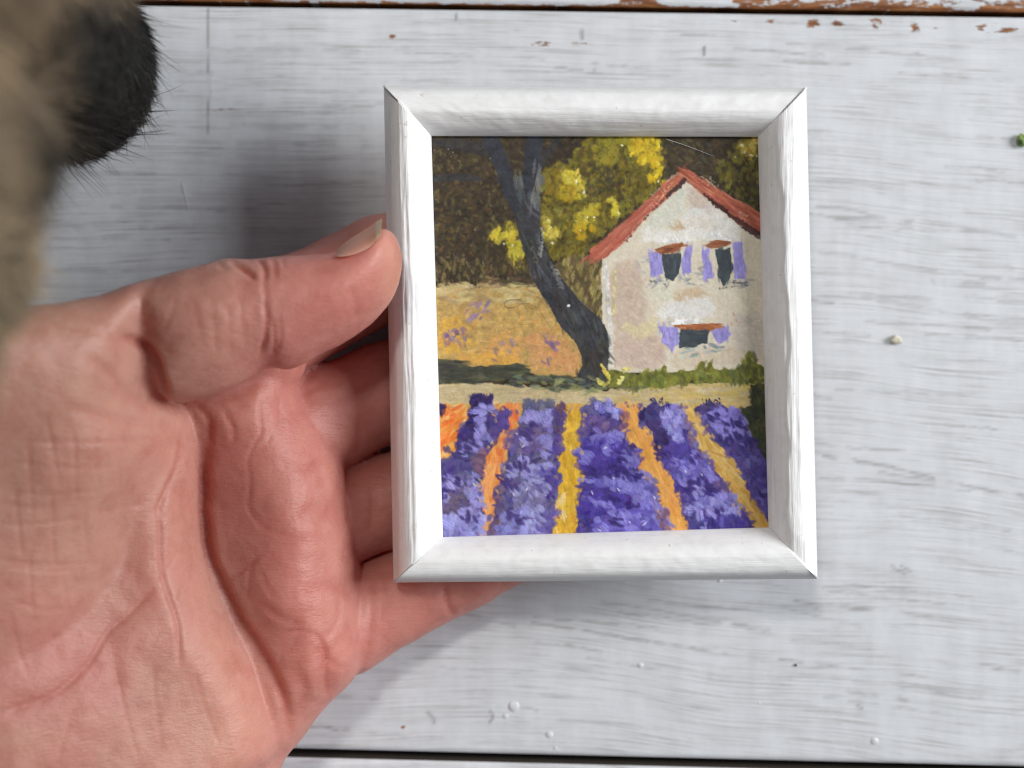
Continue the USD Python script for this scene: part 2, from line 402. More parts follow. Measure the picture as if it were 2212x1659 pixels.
def plank(rows, name, label, step, chips=True, worn_low=None, worn_high=None, seed=0, side_look=(0.1, 0.97)):
    """A plank between two edges of the photograph: rows(px) gives the upper and the lower edge."""
    px = np.linspace(-260, 2472, int(2732 / 1106 * 88.7 / step))
    t = np.linspace(0, 1, max(int((rows(0)[1] - rows(0)[0]) / 1106 * 88.7 / step), 6))
    # sample rows more finely at the two edges
    a, b = rows(px)
    PX = np.repeat(px[:, None], len(t), 1)
    PY = a[:, None] + (b - a)[:, None] * t
    v = P(PX, PY, 0.0)
    X, Y = v[..., 0], v[..., 1]
    up, lo = (PY - a[:, None]) / 12.46, (b[:, None] - PY) / 12.46      # mm to either edge
    edge = np.minimum(up, lo)
    ragged = noise2(X, Y, 4.0, seed + 1, 3) - 0.5
    v[..., 2] = -0.45 * np.clip(1 - edge / 0.6, 0, 1) ** 2 + (noise2(X, Y * 6, 9.0, seed, 3) - 0.5) * 0.10
    wear = np.zeros_like(X)
    mark = np.zeros_like(X)
    pts = np.stack([X.ravel(), Y.ravel()], 1)
    if chips:
        for cx, cy, L, H, s in CHIPS:
            c = P(cx, cy, 0)
            q = np.sqrt(((X - c[0]) / (L / 12.46)) ** 2 + ((Y - c[1]) / (H / 12.46)) ** 2)
            wear = np.maximum(wear, s * (1.25 - 0.55 * q) * (q < 2.2))
        for line, hw, s in LINES:
            lp = P(*np.array(line, float).T, 0.0)[:, :2]
            lp = dense(spline(lp), 0.3, False)
            lp = lp + (meshkit.fbm(np.c_[lp * 0.9, np.full(len(lp), 2.2)], 3, 5) - 0.5)[:, None] * 0.5
            d, i = line_dist(lp, pts, 0.1, hw * 4 + step)
            k = np.isfinite(d)
            along = meshkit.fbm(np.c_[pts[k] * [0.35, 0.1], np.full(k.sum(), 1.0)], 3, 9)
            m = s * np.exp(-(d[k] / (hw + 0.12)) ** 2) * (smoothstep(0.25, 0.55, along) if s != .55 else 1.0)
            mm = mark.ravel()
            mm[k] = np.maximum(mm[k], m)
    wn = noise2(X * 0.45, Y * 1.6, 5.0, seed + 3, 4)
    if worn_low is not None:
        wear = np.maximum(wear, worn_low(X, lo, wn))
    if worn_high is not None:
        wear = np.maximum(wear, worn_high(X, up, wn))
    # direction of the grain: nearly level at the left, falling a few degrees to the lower right
    Q = (X + 80) / 160
    slope = np.clip(Q, 0, 1.2) * (0.055 + 0.06 * smoothstep(10, -45, Y))
    G = np.stack([X, Y + slope * X * 0.75 + (noise2(X, Y, 38.0, seed + 5, 2) - 0.5) * 6, np.zeros_like(X) + seed * 40], -1) / 1000
    nu, nv = X.shape
    top = v.reshape(-1, 3)
    f = grid_faces(nu, nv)[:, ::-1]
    # sides and underside; mark darkens the sides as shade in the gaps
    ring = np.concatenate([np.arange(nu) * nv, (nu - 1) * nv + np.arange(1, nv), np.arange(nu - 2, -1, -1) * nv + nv - 1, np.arange(nv - 2, 0, -1)])
    low = top[ring].copy()
    low[:, 2] = -14
    base, nr = len(top), len(ring)
    j = np.arange(nr)
    k = np.roll(j, -1)
    side = np.stack([base + j, base + nr + j, base + nr + k, base + k], 1)
    V = np.vstack([top, top[ring], low])
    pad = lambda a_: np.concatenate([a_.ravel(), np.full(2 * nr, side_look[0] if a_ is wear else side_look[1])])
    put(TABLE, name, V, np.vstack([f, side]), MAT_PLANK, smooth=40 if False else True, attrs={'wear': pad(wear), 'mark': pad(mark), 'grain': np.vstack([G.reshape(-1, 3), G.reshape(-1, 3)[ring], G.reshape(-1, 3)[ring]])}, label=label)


GAP_T, GAP_L = 12.0, 20.0
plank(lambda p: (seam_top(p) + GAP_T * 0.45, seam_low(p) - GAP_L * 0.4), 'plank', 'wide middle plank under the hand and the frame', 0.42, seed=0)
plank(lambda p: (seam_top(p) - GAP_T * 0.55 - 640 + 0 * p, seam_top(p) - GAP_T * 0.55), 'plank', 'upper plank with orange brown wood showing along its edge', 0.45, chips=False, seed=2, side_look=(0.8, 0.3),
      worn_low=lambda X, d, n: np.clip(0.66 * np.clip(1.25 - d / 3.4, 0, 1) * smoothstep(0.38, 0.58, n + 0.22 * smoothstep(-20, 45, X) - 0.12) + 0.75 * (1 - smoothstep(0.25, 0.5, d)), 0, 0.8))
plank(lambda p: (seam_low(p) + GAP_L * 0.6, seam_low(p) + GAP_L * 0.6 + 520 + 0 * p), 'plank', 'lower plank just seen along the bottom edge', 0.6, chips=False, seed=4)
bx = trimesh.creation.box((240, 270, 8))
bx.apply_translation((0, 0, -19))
put(TABLE, 'gap_shade_sheet', bx.vertices, bx.faces, MAT_UNDER, smooth=False)  # dark sheet added below so the gaps between planks look shaded
for i, (bpx, bpy, r, hgt) in enumerate([(1110, 1526, .95, .55), (1092, 1547, .5, .3), (1187, 1587, .62, .35), (1384, 1437, .5, .3), (1889, 1601, .68, .4), (1640, 1518, .25, .15), (1200, 1616, .35, .2), (1555, 1254, .4, .25)]):
    s = trimesh.creation.icosphere(3, 1.0)
    vv = s.vertices * [r, r * 0.95, hgt * 0.55] * (1 + 0.12 * (meshkit.fbm(s.vertices * 1.4 + i * 5, 2, i)[:, None] - 0.5))
    put(TABLE, 'paint_blister', vv + P(bpx, bpy, 0.0), s.faces, MAT_BLISTER)

# ------------------------------------------------------------------ the framed painting
FRAME = thing('framed_painting', 'small white wooden picture frame holding an oil painting of a house and lavender rows', 'picture frame')
Z_BACK = lambda px: 18.6 - 1.7 * (px - 830) / 930.0
OUT = np.array([(829, 186), (1742, 190), (1766, 1250), (850, 1258)], float)      # where the outer silhouette stands
INN = np.array([(932, 294), (1637, 296), (1660, 1139), (957, 1160)], float)
# profile across a rail: share of the way from the outer to the inner edge, height over the back
PROF = np.array([(0.02, 0.0), (0.0, 0.6), (0.0, 3.2), (0.025, 5.2), (0.07, 6.8), (0.14, 7.75), (0.24, 8.25), (0.36, 8.48), (0.48, 8.5), (0.58, 8.2), (0.68, 7.6), (0.78, 6.75), (0.88, 5.7), (0.95, 4.8), (0.99, 4.2), (1.0, 3.6), (1.0, 2.2)])
PANEL_H = 3.3


def rail(i, mat, zs, label, nl=150):
    a, b = i, (i + 1) % 4
    pr = PROF.copy()
    if i == 3:      # the outer wall of the left rail leans out and is seen from the lens
        pr[:9, 0] = [0.0, 0.012, 0.07, 0.10, 0.15, 0.23, 0.32, 0.40, 0.49]
    prof = spline(pr, 4)
    s = np.linspace(-0.003, 1.003, nl)
    t, z = prof[:, 0], prof[:, 1] * zs
    oa, ob, ia, ib = OUT[a], OUT[b], INN[a], INN[b]
    # each corner's miter runs from outer to inner corner
    A = oa + (ia - oa) * t[:, None]
    B = ob + (ib - ob) * t[:, None]
    pp = A[None] + (B - A)[None] * s[:, None, None]
    zb = Z_BACK(pp[..., 0])
    zz = zb + z[None]
    v = P(pp[..., 0], pp[..., 1], zz)
    # hand-brushed paint: long ridges and a little sag, plus worn corners
    w = np.clip((t - 0.03) / 0.1, 0, 1) * np.clip((0.97 - t) / 0.1, 0, 1)
    w = w[None] * np.clip(np.minimum(s, 1 - s)[:, None] / 0.05, 0, 1)
    u = s[:, None] * 70 + 0 * t[None]
    c = t[None] * 7.5 + 0 * s[:, None]
    ridge = meshkit.fbm(np.stack([u * 0.10, c * (2.6 if i % 2 else 1.3), np.full_like(u, i * 7.7)], -1), 4, i) - 0.5
    lump = meshkit.fbm(np.stack([u * 0.35, c * 0.5, np.full_like(u, i * 3.3)], -1), 3, i + 20) - 0.5
    v[..., 2] += w * (ridge * (0.42 if i % 2 else 0.2) + lump * 0.26)
    if i == 1:   # a wavy run of paint along the right rail, where the slope to the picture starts
        run = 0.52 + 0.05 * np.sin(u * 0.11 + 1) + 0.035 * np.sin(u * 0.31) + 0.02 * np.sin(u * 0.8)
        v[..., 2] += 0.38 * smoothstep(0.06, 0.0, c / 7.5 - run) * w - 0.15
    v[..., 0] += w * lump * 0.2
    nu, nv = v.shape[:2]
    f = list(grid_faces(nu, nv))
    bottom = np.stack([np.arange(nu - 1) * nv, np.arange(nu - 1) * nv + nv - 1, np.arange(1, nu) * nv + nv - 1, np.arange(1, nu) * nv], 1)
    V = v.reshape(-1, 3)
    F = np.vstack([np.array(f), bottom])
    F = np.vstack([F[:, [0, 1, 2]], F[:, [0, 2, 3]]])
    for e, flip in ((0, False), (nu - 1, True)):
        r = e * nv + np.arange(nv)
        cap = np.stack([np.full(nv - 2, r[0]), r[1:-1], r[2:]], 1)
        F = np.vstack([F, cap[:, ::-1] if flip else cap])
    m = trimesh.Trimesh(V, F, process=False)
    if m.volume < 0:
        F = F[:, ::-1]
    put(FRAME, 'rail', V, F, mat, smooth=50, label=label)


rail(0, MAT_RAIL_X, 0.97, 'upper rail')
rail(1, MAT_RAIL_Y, 1.0, 'right rail with a wavy paint run')
rail(2, MAT_RAIL_X, 0.995, 'lower rail')
rail(3, MAT_RAIL_Y, 1.0, 'left rail touched by the thumb')
bk = np.array([P(*(OUT[k] * 0.55 + INN[k] * 0.45), Z_BACK(OUT[k][0]) + h) for h in (0.1, 2.0) for k in range(4)])
bh = trimesh.convex.convex_hull(bk)
put(FRAME, 'backing_board', bh.vertices, bh.faces, MAT_BACK, smooth=False)

# ------------------------------------------------------------ painting
NX, NY = 520, 634


def homography(src, dst):
    A, b = [], []
    for (x, y), (u, w) in zip(src, dst):
        A += [[x, y, 1, 0, 0, 0, -u * x, -u * y], [0, 0, 0, x, y, 1, -w * x, -w * y]]
        b += [u, w]
    return np.append(np.linalg.solve(np.array(A), np.array(b)), 1).reshape(3, 3)


HM = homography(INN, [(0, 0), (NX, 0), (NX, NY), (0, NY)])
HI = np.linalg.inv(HM)


def warp(h, p):
    q = np.c_[np.asarray(p, float), np.ones(len(p))] @ h.T
    return q[:, :2] / q[:, 2:]


def Z1(*pts):       # notes taken on an enlargement of the picture's upper half
    return warp(HM, np.array(pts, float) * 0.3662 + [891, 259.2])


def Z2(*pts):       # and of its lower half
    return warp(HM, np.array(pts, float) * 0.354 + [918, 675])


prng = np.random.default_rng(11)
YY, XX = np.mgrid[0:NY, 0:NX].astype(float)
GRID = np.stack([XX.ravel(), YY.ravel()], 1)
COL = np.zeros((NY, NX, 3))
HGT = np.zeros((NY, NX))
TEX = gaussian_filter(prng.normal(size=(700, 700)), 1.0, mode='wrap')
TEX /= TEX.std()
TEX3 = gaussian_filter(prng.normal(size=(700, 700)), 3.5, mode='wrap')
TEX3 /= TEX3.std()


def region(poly, rag=1.2, soft=0.8, smooth_edge=True):
    p = spline(poly, 6, True) if smooth_edge else np.asarray(poly)
    x0, y0 = np.floor(p.min(0) - 8).astype(int)
    x1, y1 = np.ceil(p.max(0) + 8).astype(int)
    x0, y0, x1, y1 = max(x0, 0), max(y0, 0), min(x1, NX), min(y1, NY)
    m = np.zeros((NY, NX))
    if x1 <= x0 or y1 <= y0:
        return m
    sub = np.stack([a.ravel() for a in (XX[y0:y1, x0:x1], YY[y0:y1, x0:x1])], 1)
    d = signed(p, sub, 0.6).reshape(y1 - y0, x1 - x0)
    d = d + rag * (TEX3[y0:y1, x0:x1] + 0.3 * TEX[y0:y1, x0:x1])
    m[y0:y1, x0:x1] = smoothstep(-soft, soft, d)
    return m


def C3(c):
    return np.asarray(c, float) / 255


def wash(mask, c, a=1.0, vary=0.05, thick=0.0):
    t = (1 + vary * TEX3[:NY, :NX] + vary * 0.6 * TEX[:NY, :NX])[..., None]
    m = (mask * a)[..., None]
    COL[:] = COL * (1 - m) + np.clip(C3(c) * t, 0, 1) * m
    HGT[:] = HGT + mask * thick


def dab(x, y, L, W, ang, c, alpha=0.9, thick=0.3, dry=0.4):
    r = int(max(L, W) + 2)
    xi, yi = int(x), int(y)
    x0, x1, y0, y1 = max(xi - r, 0), min(xi + r + 1, NX), max(yi - r, 0), min(yi + r + 1, NY)
    if x1 <= x0 or y1 <= y0:
        return
    dx, dy = XX[y0:y1, x0:x1] - x, YY[y0:y1, x0:x1] - y
    ca, sa = math.cos(ang), math.sin(ang)
    u, w = dx * ca + dy * sa, -dx * sa + dy * ca
    o = prng.integers(0, 600)
    br = TEX[(np.abs(w * 1.7).astype(int) * 7 + o + (w < 0) * 53) % 700, ((u * 0.18).astype(int) + o) % 700]
    g = TEX[y0:y1, x0:x1]
    e = 1 - (u / L) ** 2 - (w / W) ** 2 + dry * (0.30 * br + 0.14 * g)
    m = np.clip(e * 1.5, 0, 1) * alpha
    col = np.clip(C3(c) * (1 + 0.07 * br)[..., None], 0, 1)
    COL[y0:y1, x0:x1] = COL[y0:y1, x0:x1] * (1 - m[..., None]) + col * m[..., None]
    HGT[y0:y1, x0:x1] = HGT[y0:y1, x0:x1] * (1 - 0.4 * m) + thick * m * (0.7 + 0.35 * br)


def fill(mask, n, L, W, ang, spread, colors, alpha=0.8, thick=0.3, jit=10, dry=0.5):
    L, W, n = L * 1.5, W * 2.0, max(int(n / 2.1), 4)
    w = mask.ravel()
    s = w.sum()
    if s < 1:
        return
    k = prng.choice(len(w), int(n), p=w / s)
    colors = [np.array(c, float) for c in colors]
    for i in k:
        c = colors[prng.integers(len(colors))] + prng.normal(size=3) * jit * 0.5 + prng.normal() * jit
        dab(i % NX + prng.random(), i // NX + prng.random(), L * prng.uniform(.6, 1.4), W * prng.uniform(.6, 1.4), ang + prng.normal() * spread, np.clip(c, 0, 255), alpha * prng.uniform(.7, 1), thick, dry)


def stroke(pts, widths, c, alpha=1.0, thick=0.3, rag=0.8, vary=0.08):
    p = np.c_[np.asarray(pts, float), np.broadcast_to(widths, len(pts))]
    q = dense(spline(p, 10), 0.8, False)
    d, i = cKDTree(q[:, :2]).query(GRID, distance_upper_bound=q[:, 2].max() + 6, workers=-1)
    ok = np.isfinite(d)
    m = np.zeros(NX * NY)
    m[ok] = smoothstep(-0.8, 0.8, q[np.minimum(i[ok], len(q) - 1), 2] / 2 - d[ok] + rag * TEX[:NY, :NX].ravel()[ok])
    m = m.reshape(NY, NX)
    wash(m * alpha, c, 1.0, vary, thick)
    return m


HP = math.pi / 2
full = np.ones((NY, NX))
# dark woodland
wash(full, (58, 48, 33), 1, .12)
wood = region(Z1((60, 60), (2120, 60), (2120, 900), (60, 960)), 2)
fill(wood, 2600, 4.2, 1.6, HP, 1.0, [(50, 43, 34), (66, 55, 36), (80, 68, 38), (58, 48, 40), (92, 80, 46), (44, 38, 36)], .6, .1, 6)
lw = region(Z1((100, 230), (560, 300), (640, 620), (500, 700), (120, 880)), 3)
fill(lw, 900, 3.2, 1.3, HP, .9, [(72, 58, 40), (92, 78, 45), (60, 46, 40), (84, 66, 36), (48, 40, 34), (104, 90, 52)], .7, .15, 8)
mid = region(Z1((770, 300), (900, 240), (1090, 100), (1440, 90), (1470, 380), (1280, 540), (1150, 650), (1000, 810), (850, 830), (760, 740), (740, 520)), 3, 3)
wash(mid, (106, 95, 30), .75, .12)
fill(mid, 1300, 4.5, 1.7, HP + .3, .8, [(120, 108, 33), (98, 90, 32), (140, 124, 34), (84, 74, 32), (112, 96, 26), (128, 120, 52)], .7, .2, 9)
dk = region(Z1((1000, 290), (1160, 260), (1250, 400), (1230, 520), (1120, 430), (1040, 470)), 3, 3)
fill(dk, 190, 4, 1.7, HP, .8, [(62, 54, 36), (74, 62, 34), (52, 46, 38)], .7, .15, 8)
fill(region(Z1((1440, 100), (1760, 100), (1780, 330), (1580, 290), (1480, 370)), 2, 3), 260, 4, 1.7, .6, .7, [(60, 54, 44), (72, 64, 46), (50, 46, 42), (84, 76, 52)], .75, .12, 7)
rt = region(Z1((1790, 300), (1900, 120), (2060, 100), (2060, 540), (1900, 470)), 3, 2)
fill(rt, 420, 4.5, 1.8, HP + .2, .7, [(104, 96, 36), (88, 80, 34), (122, 112, 40), (76, 70, 34)], .75, .2, 8)
fill(region(Z1((1880, 390), (2060, 360), (2060, 580), (1960, 500)), 2, 2), 90, 4, 1.8, HP, .6, [(56, 52, 34), (66, 60, 34)], .8, .15, 6)
# sunlit leaves
for poly, cols, n in (
        (((850, 340), (930, 300), (985, 290), (1010, 360), (1010, 440), (970, 420), (930, 370)), [(205, 186, 62), (186, 168, 48), (222, 206, 92)], 60),
        (((840, 420), (930, 380), (960, 450), (900, 480)), [(176, 148, 28), (150, 130, 30)], 40),
        (((1270, 130), (1430, 105), (1455, 230), (1460, 370), (1400, 330), (1390, 230), (1330, 230)), [(206, 176, 36), (220, 190, 52), (190, 160, 30)], 150),
        (((1200, 110), (1260, 105), (1270, 160), (1210, 150)), [(150, 140, 40), (176, 164, 60)], 18),
        (((450, 690), (560, 620), (610, 680), (610, 800), (560, 760), (520, 700)), [(206, 190, 62), (176, 160, 50), (190, 172, 44)], 75),
        (((560, 760), (640, 700), (650, 850), (570, 830)), [(190, 178, 62), (172, 158, 48)], 55),
        (((770, 560), (800, 580), (850, 690), (830, 735), (790, 700)), [(190, 170, 58), (216, 200, 100)], 26),
        (((980, 540), (1050, 490), (1090, 560), (1040, 590), (960, 680)), [(196, 180, 62), (170, 154, 44)], 50),
        (((1150, 480), (1190, 475), (1212, 540), (1180, 530)), [(196, 182, 58)], 16),
        (((960, 620), (1060, 640), (1000, 690)), [(176, 144, 22)], 26),
        (((1930, 120), (2030, 112), (2035, 190), (1990, 220), (1935, 180)), [(176, 150, 50), (206, 190, 110), (190, 160, 44)], 28),
        (((1090, 110), (1180, 110), (1200, 220), (1120, 250)), [(128, 118, 40), (146, 134, 44)], 60),
        (((800, 330), (860, 330), (850, 420), (780, 470)), [(112, 92, 28), (130, 104, 26)], 30)):
    m = region(Z1(*poly), 3.0, 4.5)
    wash(gaussian_filter(region(Z1(*poly), 4, 9), 7), (134, 122, 38), .55, .12)
    wash(m, np.mean(np.array(cols, float), 0) * .93, .6, .1, .2)
    fill(m, n, 4.2, 2.0, HP + .3, .55, cols, .85, .55, 8)
for x, y, a, b in ((1012, 428, 2.6, 3.6), (965, 365, 2.4, 3), (1450, 362, 1.6, 3), (1213, 546, 1.8, 3), (1030, 575, 2, 2), (1072, 574, 2, 2), (824, 726, 3.2, 2.4), (990, 652, 1, 2.4), (1236, 150, 2.6, 2), (1945, 150, 4, 3), (1960, 190, 3, 3), (1998, 208, 4, 2), (2032, 210, 1, 3), (1905, 218, 1.5, 1), (590, 740, 2, 2), (540, 730, 2, 2), (800, 590, 2, 2)):
    (cx, cy), = Z1((x, y))
    dab(cx, cy, a, b, .3, (226, 220, 196), .95, .9, .3)
for x, y in ((212, 172), (228, 216), (452, 146), (370, 648), (458, 226), (276, 244), (432, 846), (240, 190), (130, 180), (140, 470), (700, 470)):
    (cx, cy), = Z1((x, y))
    dab(cx, cy, 1.6, .7, -1.0, (206, 200, 190), .8, .6, .2)
# grass bank, bushes and the field at the left
fill(region(Z1((120, 840), (690, 820), (720, 960), (130, 990)), 2, 2), 420, 4.2, 1.2, HP, .35, [(92, 78, 48), (112, 96, 58), (70, 58, 40), (128, 112, 70), (56, 48, 36)], .7, .18, 8)
gap = region(Z1((850, 840), (1130, 820), (1140, 1215), (1040, 1215), (900, 980)), 1.5, 2)
wash(gap, (112, 98, 60), .7)
fill(gap, 300, 6, 1.5, HP + .1, .3, [(134, 120, 70), (96, 80, 54), (150, 138, 84), (84, 70, 50), (166, 152, 90)], .75, .2, 8)
field = region(np.vstack([Z1((110, 985), (400, 985), (740, 990), (830, 1110), (900, 1200)), Z2((960, 210), (980, 300), (960, 400), (60, 330))]), 1.2, 1.5, False)
wash(field, (184, 152, 90), 1, .05)
fill(region(Z1((110, 970), (740, 970), (780, 1060), (110, 1070)), 2, 4), 300, 7, 2, 0, .25, [(168, 148, 104), (186, 166, 116), (150, 128, 86), (198, 178, 128)], .7, .15, 7)
fill(region(Z1((390, 930), (720, 930), (700, 965), (420, 965)), 1.5, 2), 60, 7, 1.6, 0, .15, [(70, 58, 42), (84, 70, 48)], .7, .15, 6)
low = field * smoothstep(0, 40, YY - Z1((300, 1040))[0, 1])
fill(low, 900, 4.5, 1.6, .1, .8, [(190, 154, 84), (196, 150, 84), (182, 148, 92), (200, 166, 104), (190, 144, 72), (178, 140, 92)], .55, .16, 7)
for poly, cols, n in (
        (((90, 60), (220, 40), (300, 120), (240, 230), (100, 220)), [(204, 156, 62), (210, 164, 74)], 60),
        (((600, 160), (760, 120), (940, 260), (900, 360), (700, 330)), [(202, 146, 92), (206, 138, 92), (196, 150, 104)], 110),
        (((380, 150), (560, 160), (560, 260), (420, 300)), [(200, 146, 90), (204, 156, 84)], 80),
        (((240, 250), (520, 270), (520, 330), (260, 310)), [(206, 156, 70)], 50)):
    m = region(Z2(*poly), 3.5, 5)
    wash(m, np.mean(np.array(cols, float), 0), .6, .05)
    fill(m, n, 5, 2, .2, .7, cols, .5, .18, 7)
for poly, n in ((((90, 150), (160, 120), (170, 170), (100, 180)), 12), (((150, 110), (230, 95), (210, 160), (150, 170)), 16), (((230, 100), (290, 85), (280, 130), (230, 140)), 10), (((190, 170), (270, 140), (240, 240), (190, 240)), 16),
                (((440, 190), (520, 190), (480, 320), (420, 300)), 20), (((720, 130), (770, 120), (840, 230), (790, 250)), 24), (((720, 280), (760, 280), (740, 340), (710, 340)), 8), (((500, 160), (600, 150), (590, 200), (510, 200)), 12)):
    fill(region(Z2(*poly), 1.5, 2), n, 4, 1.6, 1.0, .5, [(128, 104, 134), (108, 86, 140), (146, 122, 138), (150, 130, 132)], .6, .25, 8)
fill(region(Z1((310, 1100), (430, 1065), (440, 1140), (340, 1170)), 1.5, 1.5), 26, 5, 1.6, 2.3, .3, [(128, 104, 142), (112, 90, 142), (146, 124, 150)], .75, .35, 8)
fill(region(Z2((110, 130), (180, 110), (200, 160), (120, 160)), 1, 1), 8, 3, 1.6, 2.3, .4, [(84, 64, 130)], .8, .3, 6)
# house
wall = region(Z1((1115, 815), (1330, 600), (1605, 350), (1760, 470), (2070, 700), (2070, 1330), (1120, 1330)), .5, .8, False)
wall = np.maximum(wall, region(Z2((1118, 0), (2090, 0), (2090, 370), (1115, 370)), .4, .8, False))
wash(wall, (214, 204, 184), 1, .012)
fill(wall, 1300, 6, 2.2, HP, .9, [(214, 206, 190), (206, 195, 176), (218, 211, 198), (206, 196, 176), (216, 207, 184)], .4, .2, 2)
for poly, cols, n in (
        (((1170, 900), (1330, 860), (1380, 1200), (1180, 1210)), [(190, 168, 152), (198, 178, 160)], 110),
        (((1540, 590), (1740, 570), (1730, 650), (1540, 650)), [(196, 170, 136), (186, 160, 126)], 50),
        (((1620, 400), (1740, 460), (1760, 560), (1660, 540)), [(196, 180, 168), (190, 172, 160)], 45),
        (((1420, 480), (1590, 390), (1600, 560), (1400, 640)), [(200, 202, 186), (206, 206, 194)], 70),
        (((1560, 560), (1760, 530), (1900, 600), (1900, 700), (1700, 700)), [(220, 218, 214), (214, 212, 208)], 60),
        (((1380, 660), (1700, 650), (1900, 690), (1800, 710), (1400, 720)), [(224, 222, 218), (218, 216, 210)], 60),
        (((1540, 1010), (1680, 1000), (1690, 1060), (1560, 1080)), [(198, 176, 146), (190, 166, 138)], 36),
        (((1500, 1080), (1740, 1050), (1760, 1160), (1500, 1190)), [(222, 220, 218), (214, 212, 210)], 70),
        (((1400, 980), (1530, 960), (1520, 1060), (1420, 1060)), [(206, 204, 186)], 30)):
    m = region(Z1(*poly), 3.5, 5)
    wash(m, np.mean(np.array(cols, float), 0), .75, .02, .1)
    fill(m, n, 6, 2.2, .6, .8, cols, .5, .3, 4)
for poly, cols, n in (
        (((1170, 140), (1400, 120), (1480, 300), (1180, 330)), [(194, 168, 152), (200, 178, 160), (190, 170, 160)], 150),
        (((1230, 90), (1440, 60), (1440, 110), (1250, 130)), [(208, 196, 160), (204, 192, 150)], 40),
        (((1560, 240), (1950, 210), (2060, 300), (1560, 340)), [(204, 188, 168), (198, 186, 162)], 110),
        (((1900, 40), (2060, 30), (2060, 260), (1920, 240)), [(196, 186, 176), (190, 180, 170)], 90)):
    m = region(Z2(*poly), 3.5, 5)
    wash(m, np.mean(np.array(cols, float), 0), .75, .02, .1)
    fill(m, n, 6, 2.2, .7, .8, cols, .5, .25, 4)
stroke(np.vstack([Z1((1135, 850), (1150, 1000)), Z2((1128, 60), (1132, 200), (1135, 330))]), [7, 7, 7, 7, 6], (214, 214, 210), .7, .3)
stroke(Z1((1190, 890), (1192, 960), (1188, 1060), (1190, 1150)), 4, (204, 194, 128), .65, .3)
stroke(Z1((1145, 880), (1140, 1000), (1150, 1180)), 1.6, (150, 160, 176), .5, .1)
for a in ((1885, 10), (1900, 50), (1870, 70)):
    (cx, cy), = Z2(a)
    dab(cx, cy, 4, 1.6, 1.2, (196, 132, 96), .6, .3)
# roof
roofL = region(Z1((1000, 828), (1090, 740), (1300, 560), (1480, 380), (1590, 290), (1615, 350), (1500, 460), (1360, 590), (1230, 740), (1130, 820)), 1.1, .8, False)
roofR = region(Z1((1590, 290), (1640, 300), (1800, 410), (2070, 560), (2070, 670), (1900, 580), (1760, 470), (1640, 380), (1600, 350)), .9, .8, False)
for r_, an in ((roofL, -.78), (roofR, .58)):
    wash(r_, (172, 94, 74), 1, .04, .2)
    fill(r_, 260, 11, 1.1, an, .07, [(176, 96, 74), (160, 84, 66), (190, 112, 88), (146, 74, 58), (196, 124, 100)], .7, .6, 8)
fill(region(Z1((1090, 740), (1300, 560), (1330, 590), (1150, 790)), 1, 1), 50, 12, 1.1, -.75, .06, [(176, 100, 80), (170, 92, 74)], .6, .5, 5)
stroke(Z1((1605, 350), (1570, 395), (1520, 430), (1500, 455)), [6, 7, 6, 4], (62, 42, 44), .9, .2)
for a, b in (((1500, 450), (1460, 490)), ((1440, 510), (1415, 535)), ((1400, 560), (1370, 585)), ((1345, 610), (1310, 650)), ((1290, 680), (1260, 715))):
    stroke(Z1(a, b), 3, (78, 50, 46), .75, .2, 1.2)
for a, b in (((1480, 450), (1380, 540)), ((1360, 600), (1240, 720)), ((1540, 370), (1420, 470))):
    stroke(Z1(a, b), 1.4, (206, 168, 136), .6, .5, 1.2)
stroke(Z1((1715, 430), (1780, 490), (1840, 530), (1885, 575)), [2, 7, 8, 3], (66, 38, 38), .92, .2)
stroke(Z1((1880, 570), (1930, 600), (1990, 640), (2060, 680)), [5, 9, 10, 8], (84, 44, 42), .9, .2)
stroke(Z1((1930, 625), (1990, 662), (2060, 702)), [2, 3, 4], (58, 48, 56), .8, .2)
stroke(Z1((1930, 545), (1972, 566)), 2.5, (206, 176, 160), .7, .5)
stroke(Z1((1660, 330), (1740, 380)), 2, (190, 130, 104), .6, .4)
for a, b in (((1500, 365), (1560, 320)), ((1400, 455), (1460, 405)), ((1700, 335), (1790, 390)), ((1750, 340), (1800, 385))):
    stroke(Z1(a, b), 1.6, (150, 146, 128), .55, .4, 1.4)


def patch(conv, pts, cols, n=26, ang=HP, thick=.45, rag=.8, L=7, W=1.4):
    m = region(conv(*pts), rag, .7, False)
    wash(m, cols[0], 1, .04, thick * .6)
    fill(m * (m > .6), n, L, W, ang, .08, cols, .75, thick, 6)


# upper windows
PUR = [(150, 142, 204), (140, 130, 196), (162, 154, 212)]
GLS = [(62, 70, 76), (54, 60, 66), (74, 84, 88)]
LIN = [(142, 84, 56), (128, 72, 46), (160, 104, 72)]
for pts in (((1330, 850), (1400, 780), (1400, 920), (1340, 900)), ((1690, 780), (1730, 790), (1725, 980), (1690, 960)), ((1400, 940), (1490, 920), (1480, 985), (1390, 990)), ((1570, 920), (1660, 910), (1650, 960), (1580, 960)), ((1860, 940), (1980, 935), (1975, 980), (1870, 985))):
    fill(region(Z1(*pts), 2, 2), 20, 5, 1.2, .2, .6, [(150, 152, 154), (120, 124, 126), (172, 172, 172)], .55, .2, 8)
patch(Z1, ((1395, 780), (1462, 775), (1480, 905), (1405, 922)), PUR)
patch(Z1, ((1610, 755), (1645, 742), (1648, 900), (1585, 912), (1592, 820)), PUR)
patch(Z1, ((1708, 775), (1750, 768), (1772, 930), (1722, 938)), PUR)
patch(Z1, ((1895, 722), (1948, 722), (1965, 936), (1896, 938)), PUR)
patch(Z1, ((1472, 788), (1585, 795), (1574, 900), (1540, 945), (1488, 935)), GLS)
patch(Z1, ((1785, 765), (1870, 758), (1890, 880), (1870, 940), (1835, 982), (1815, 930), (1798, 860)), GLS)
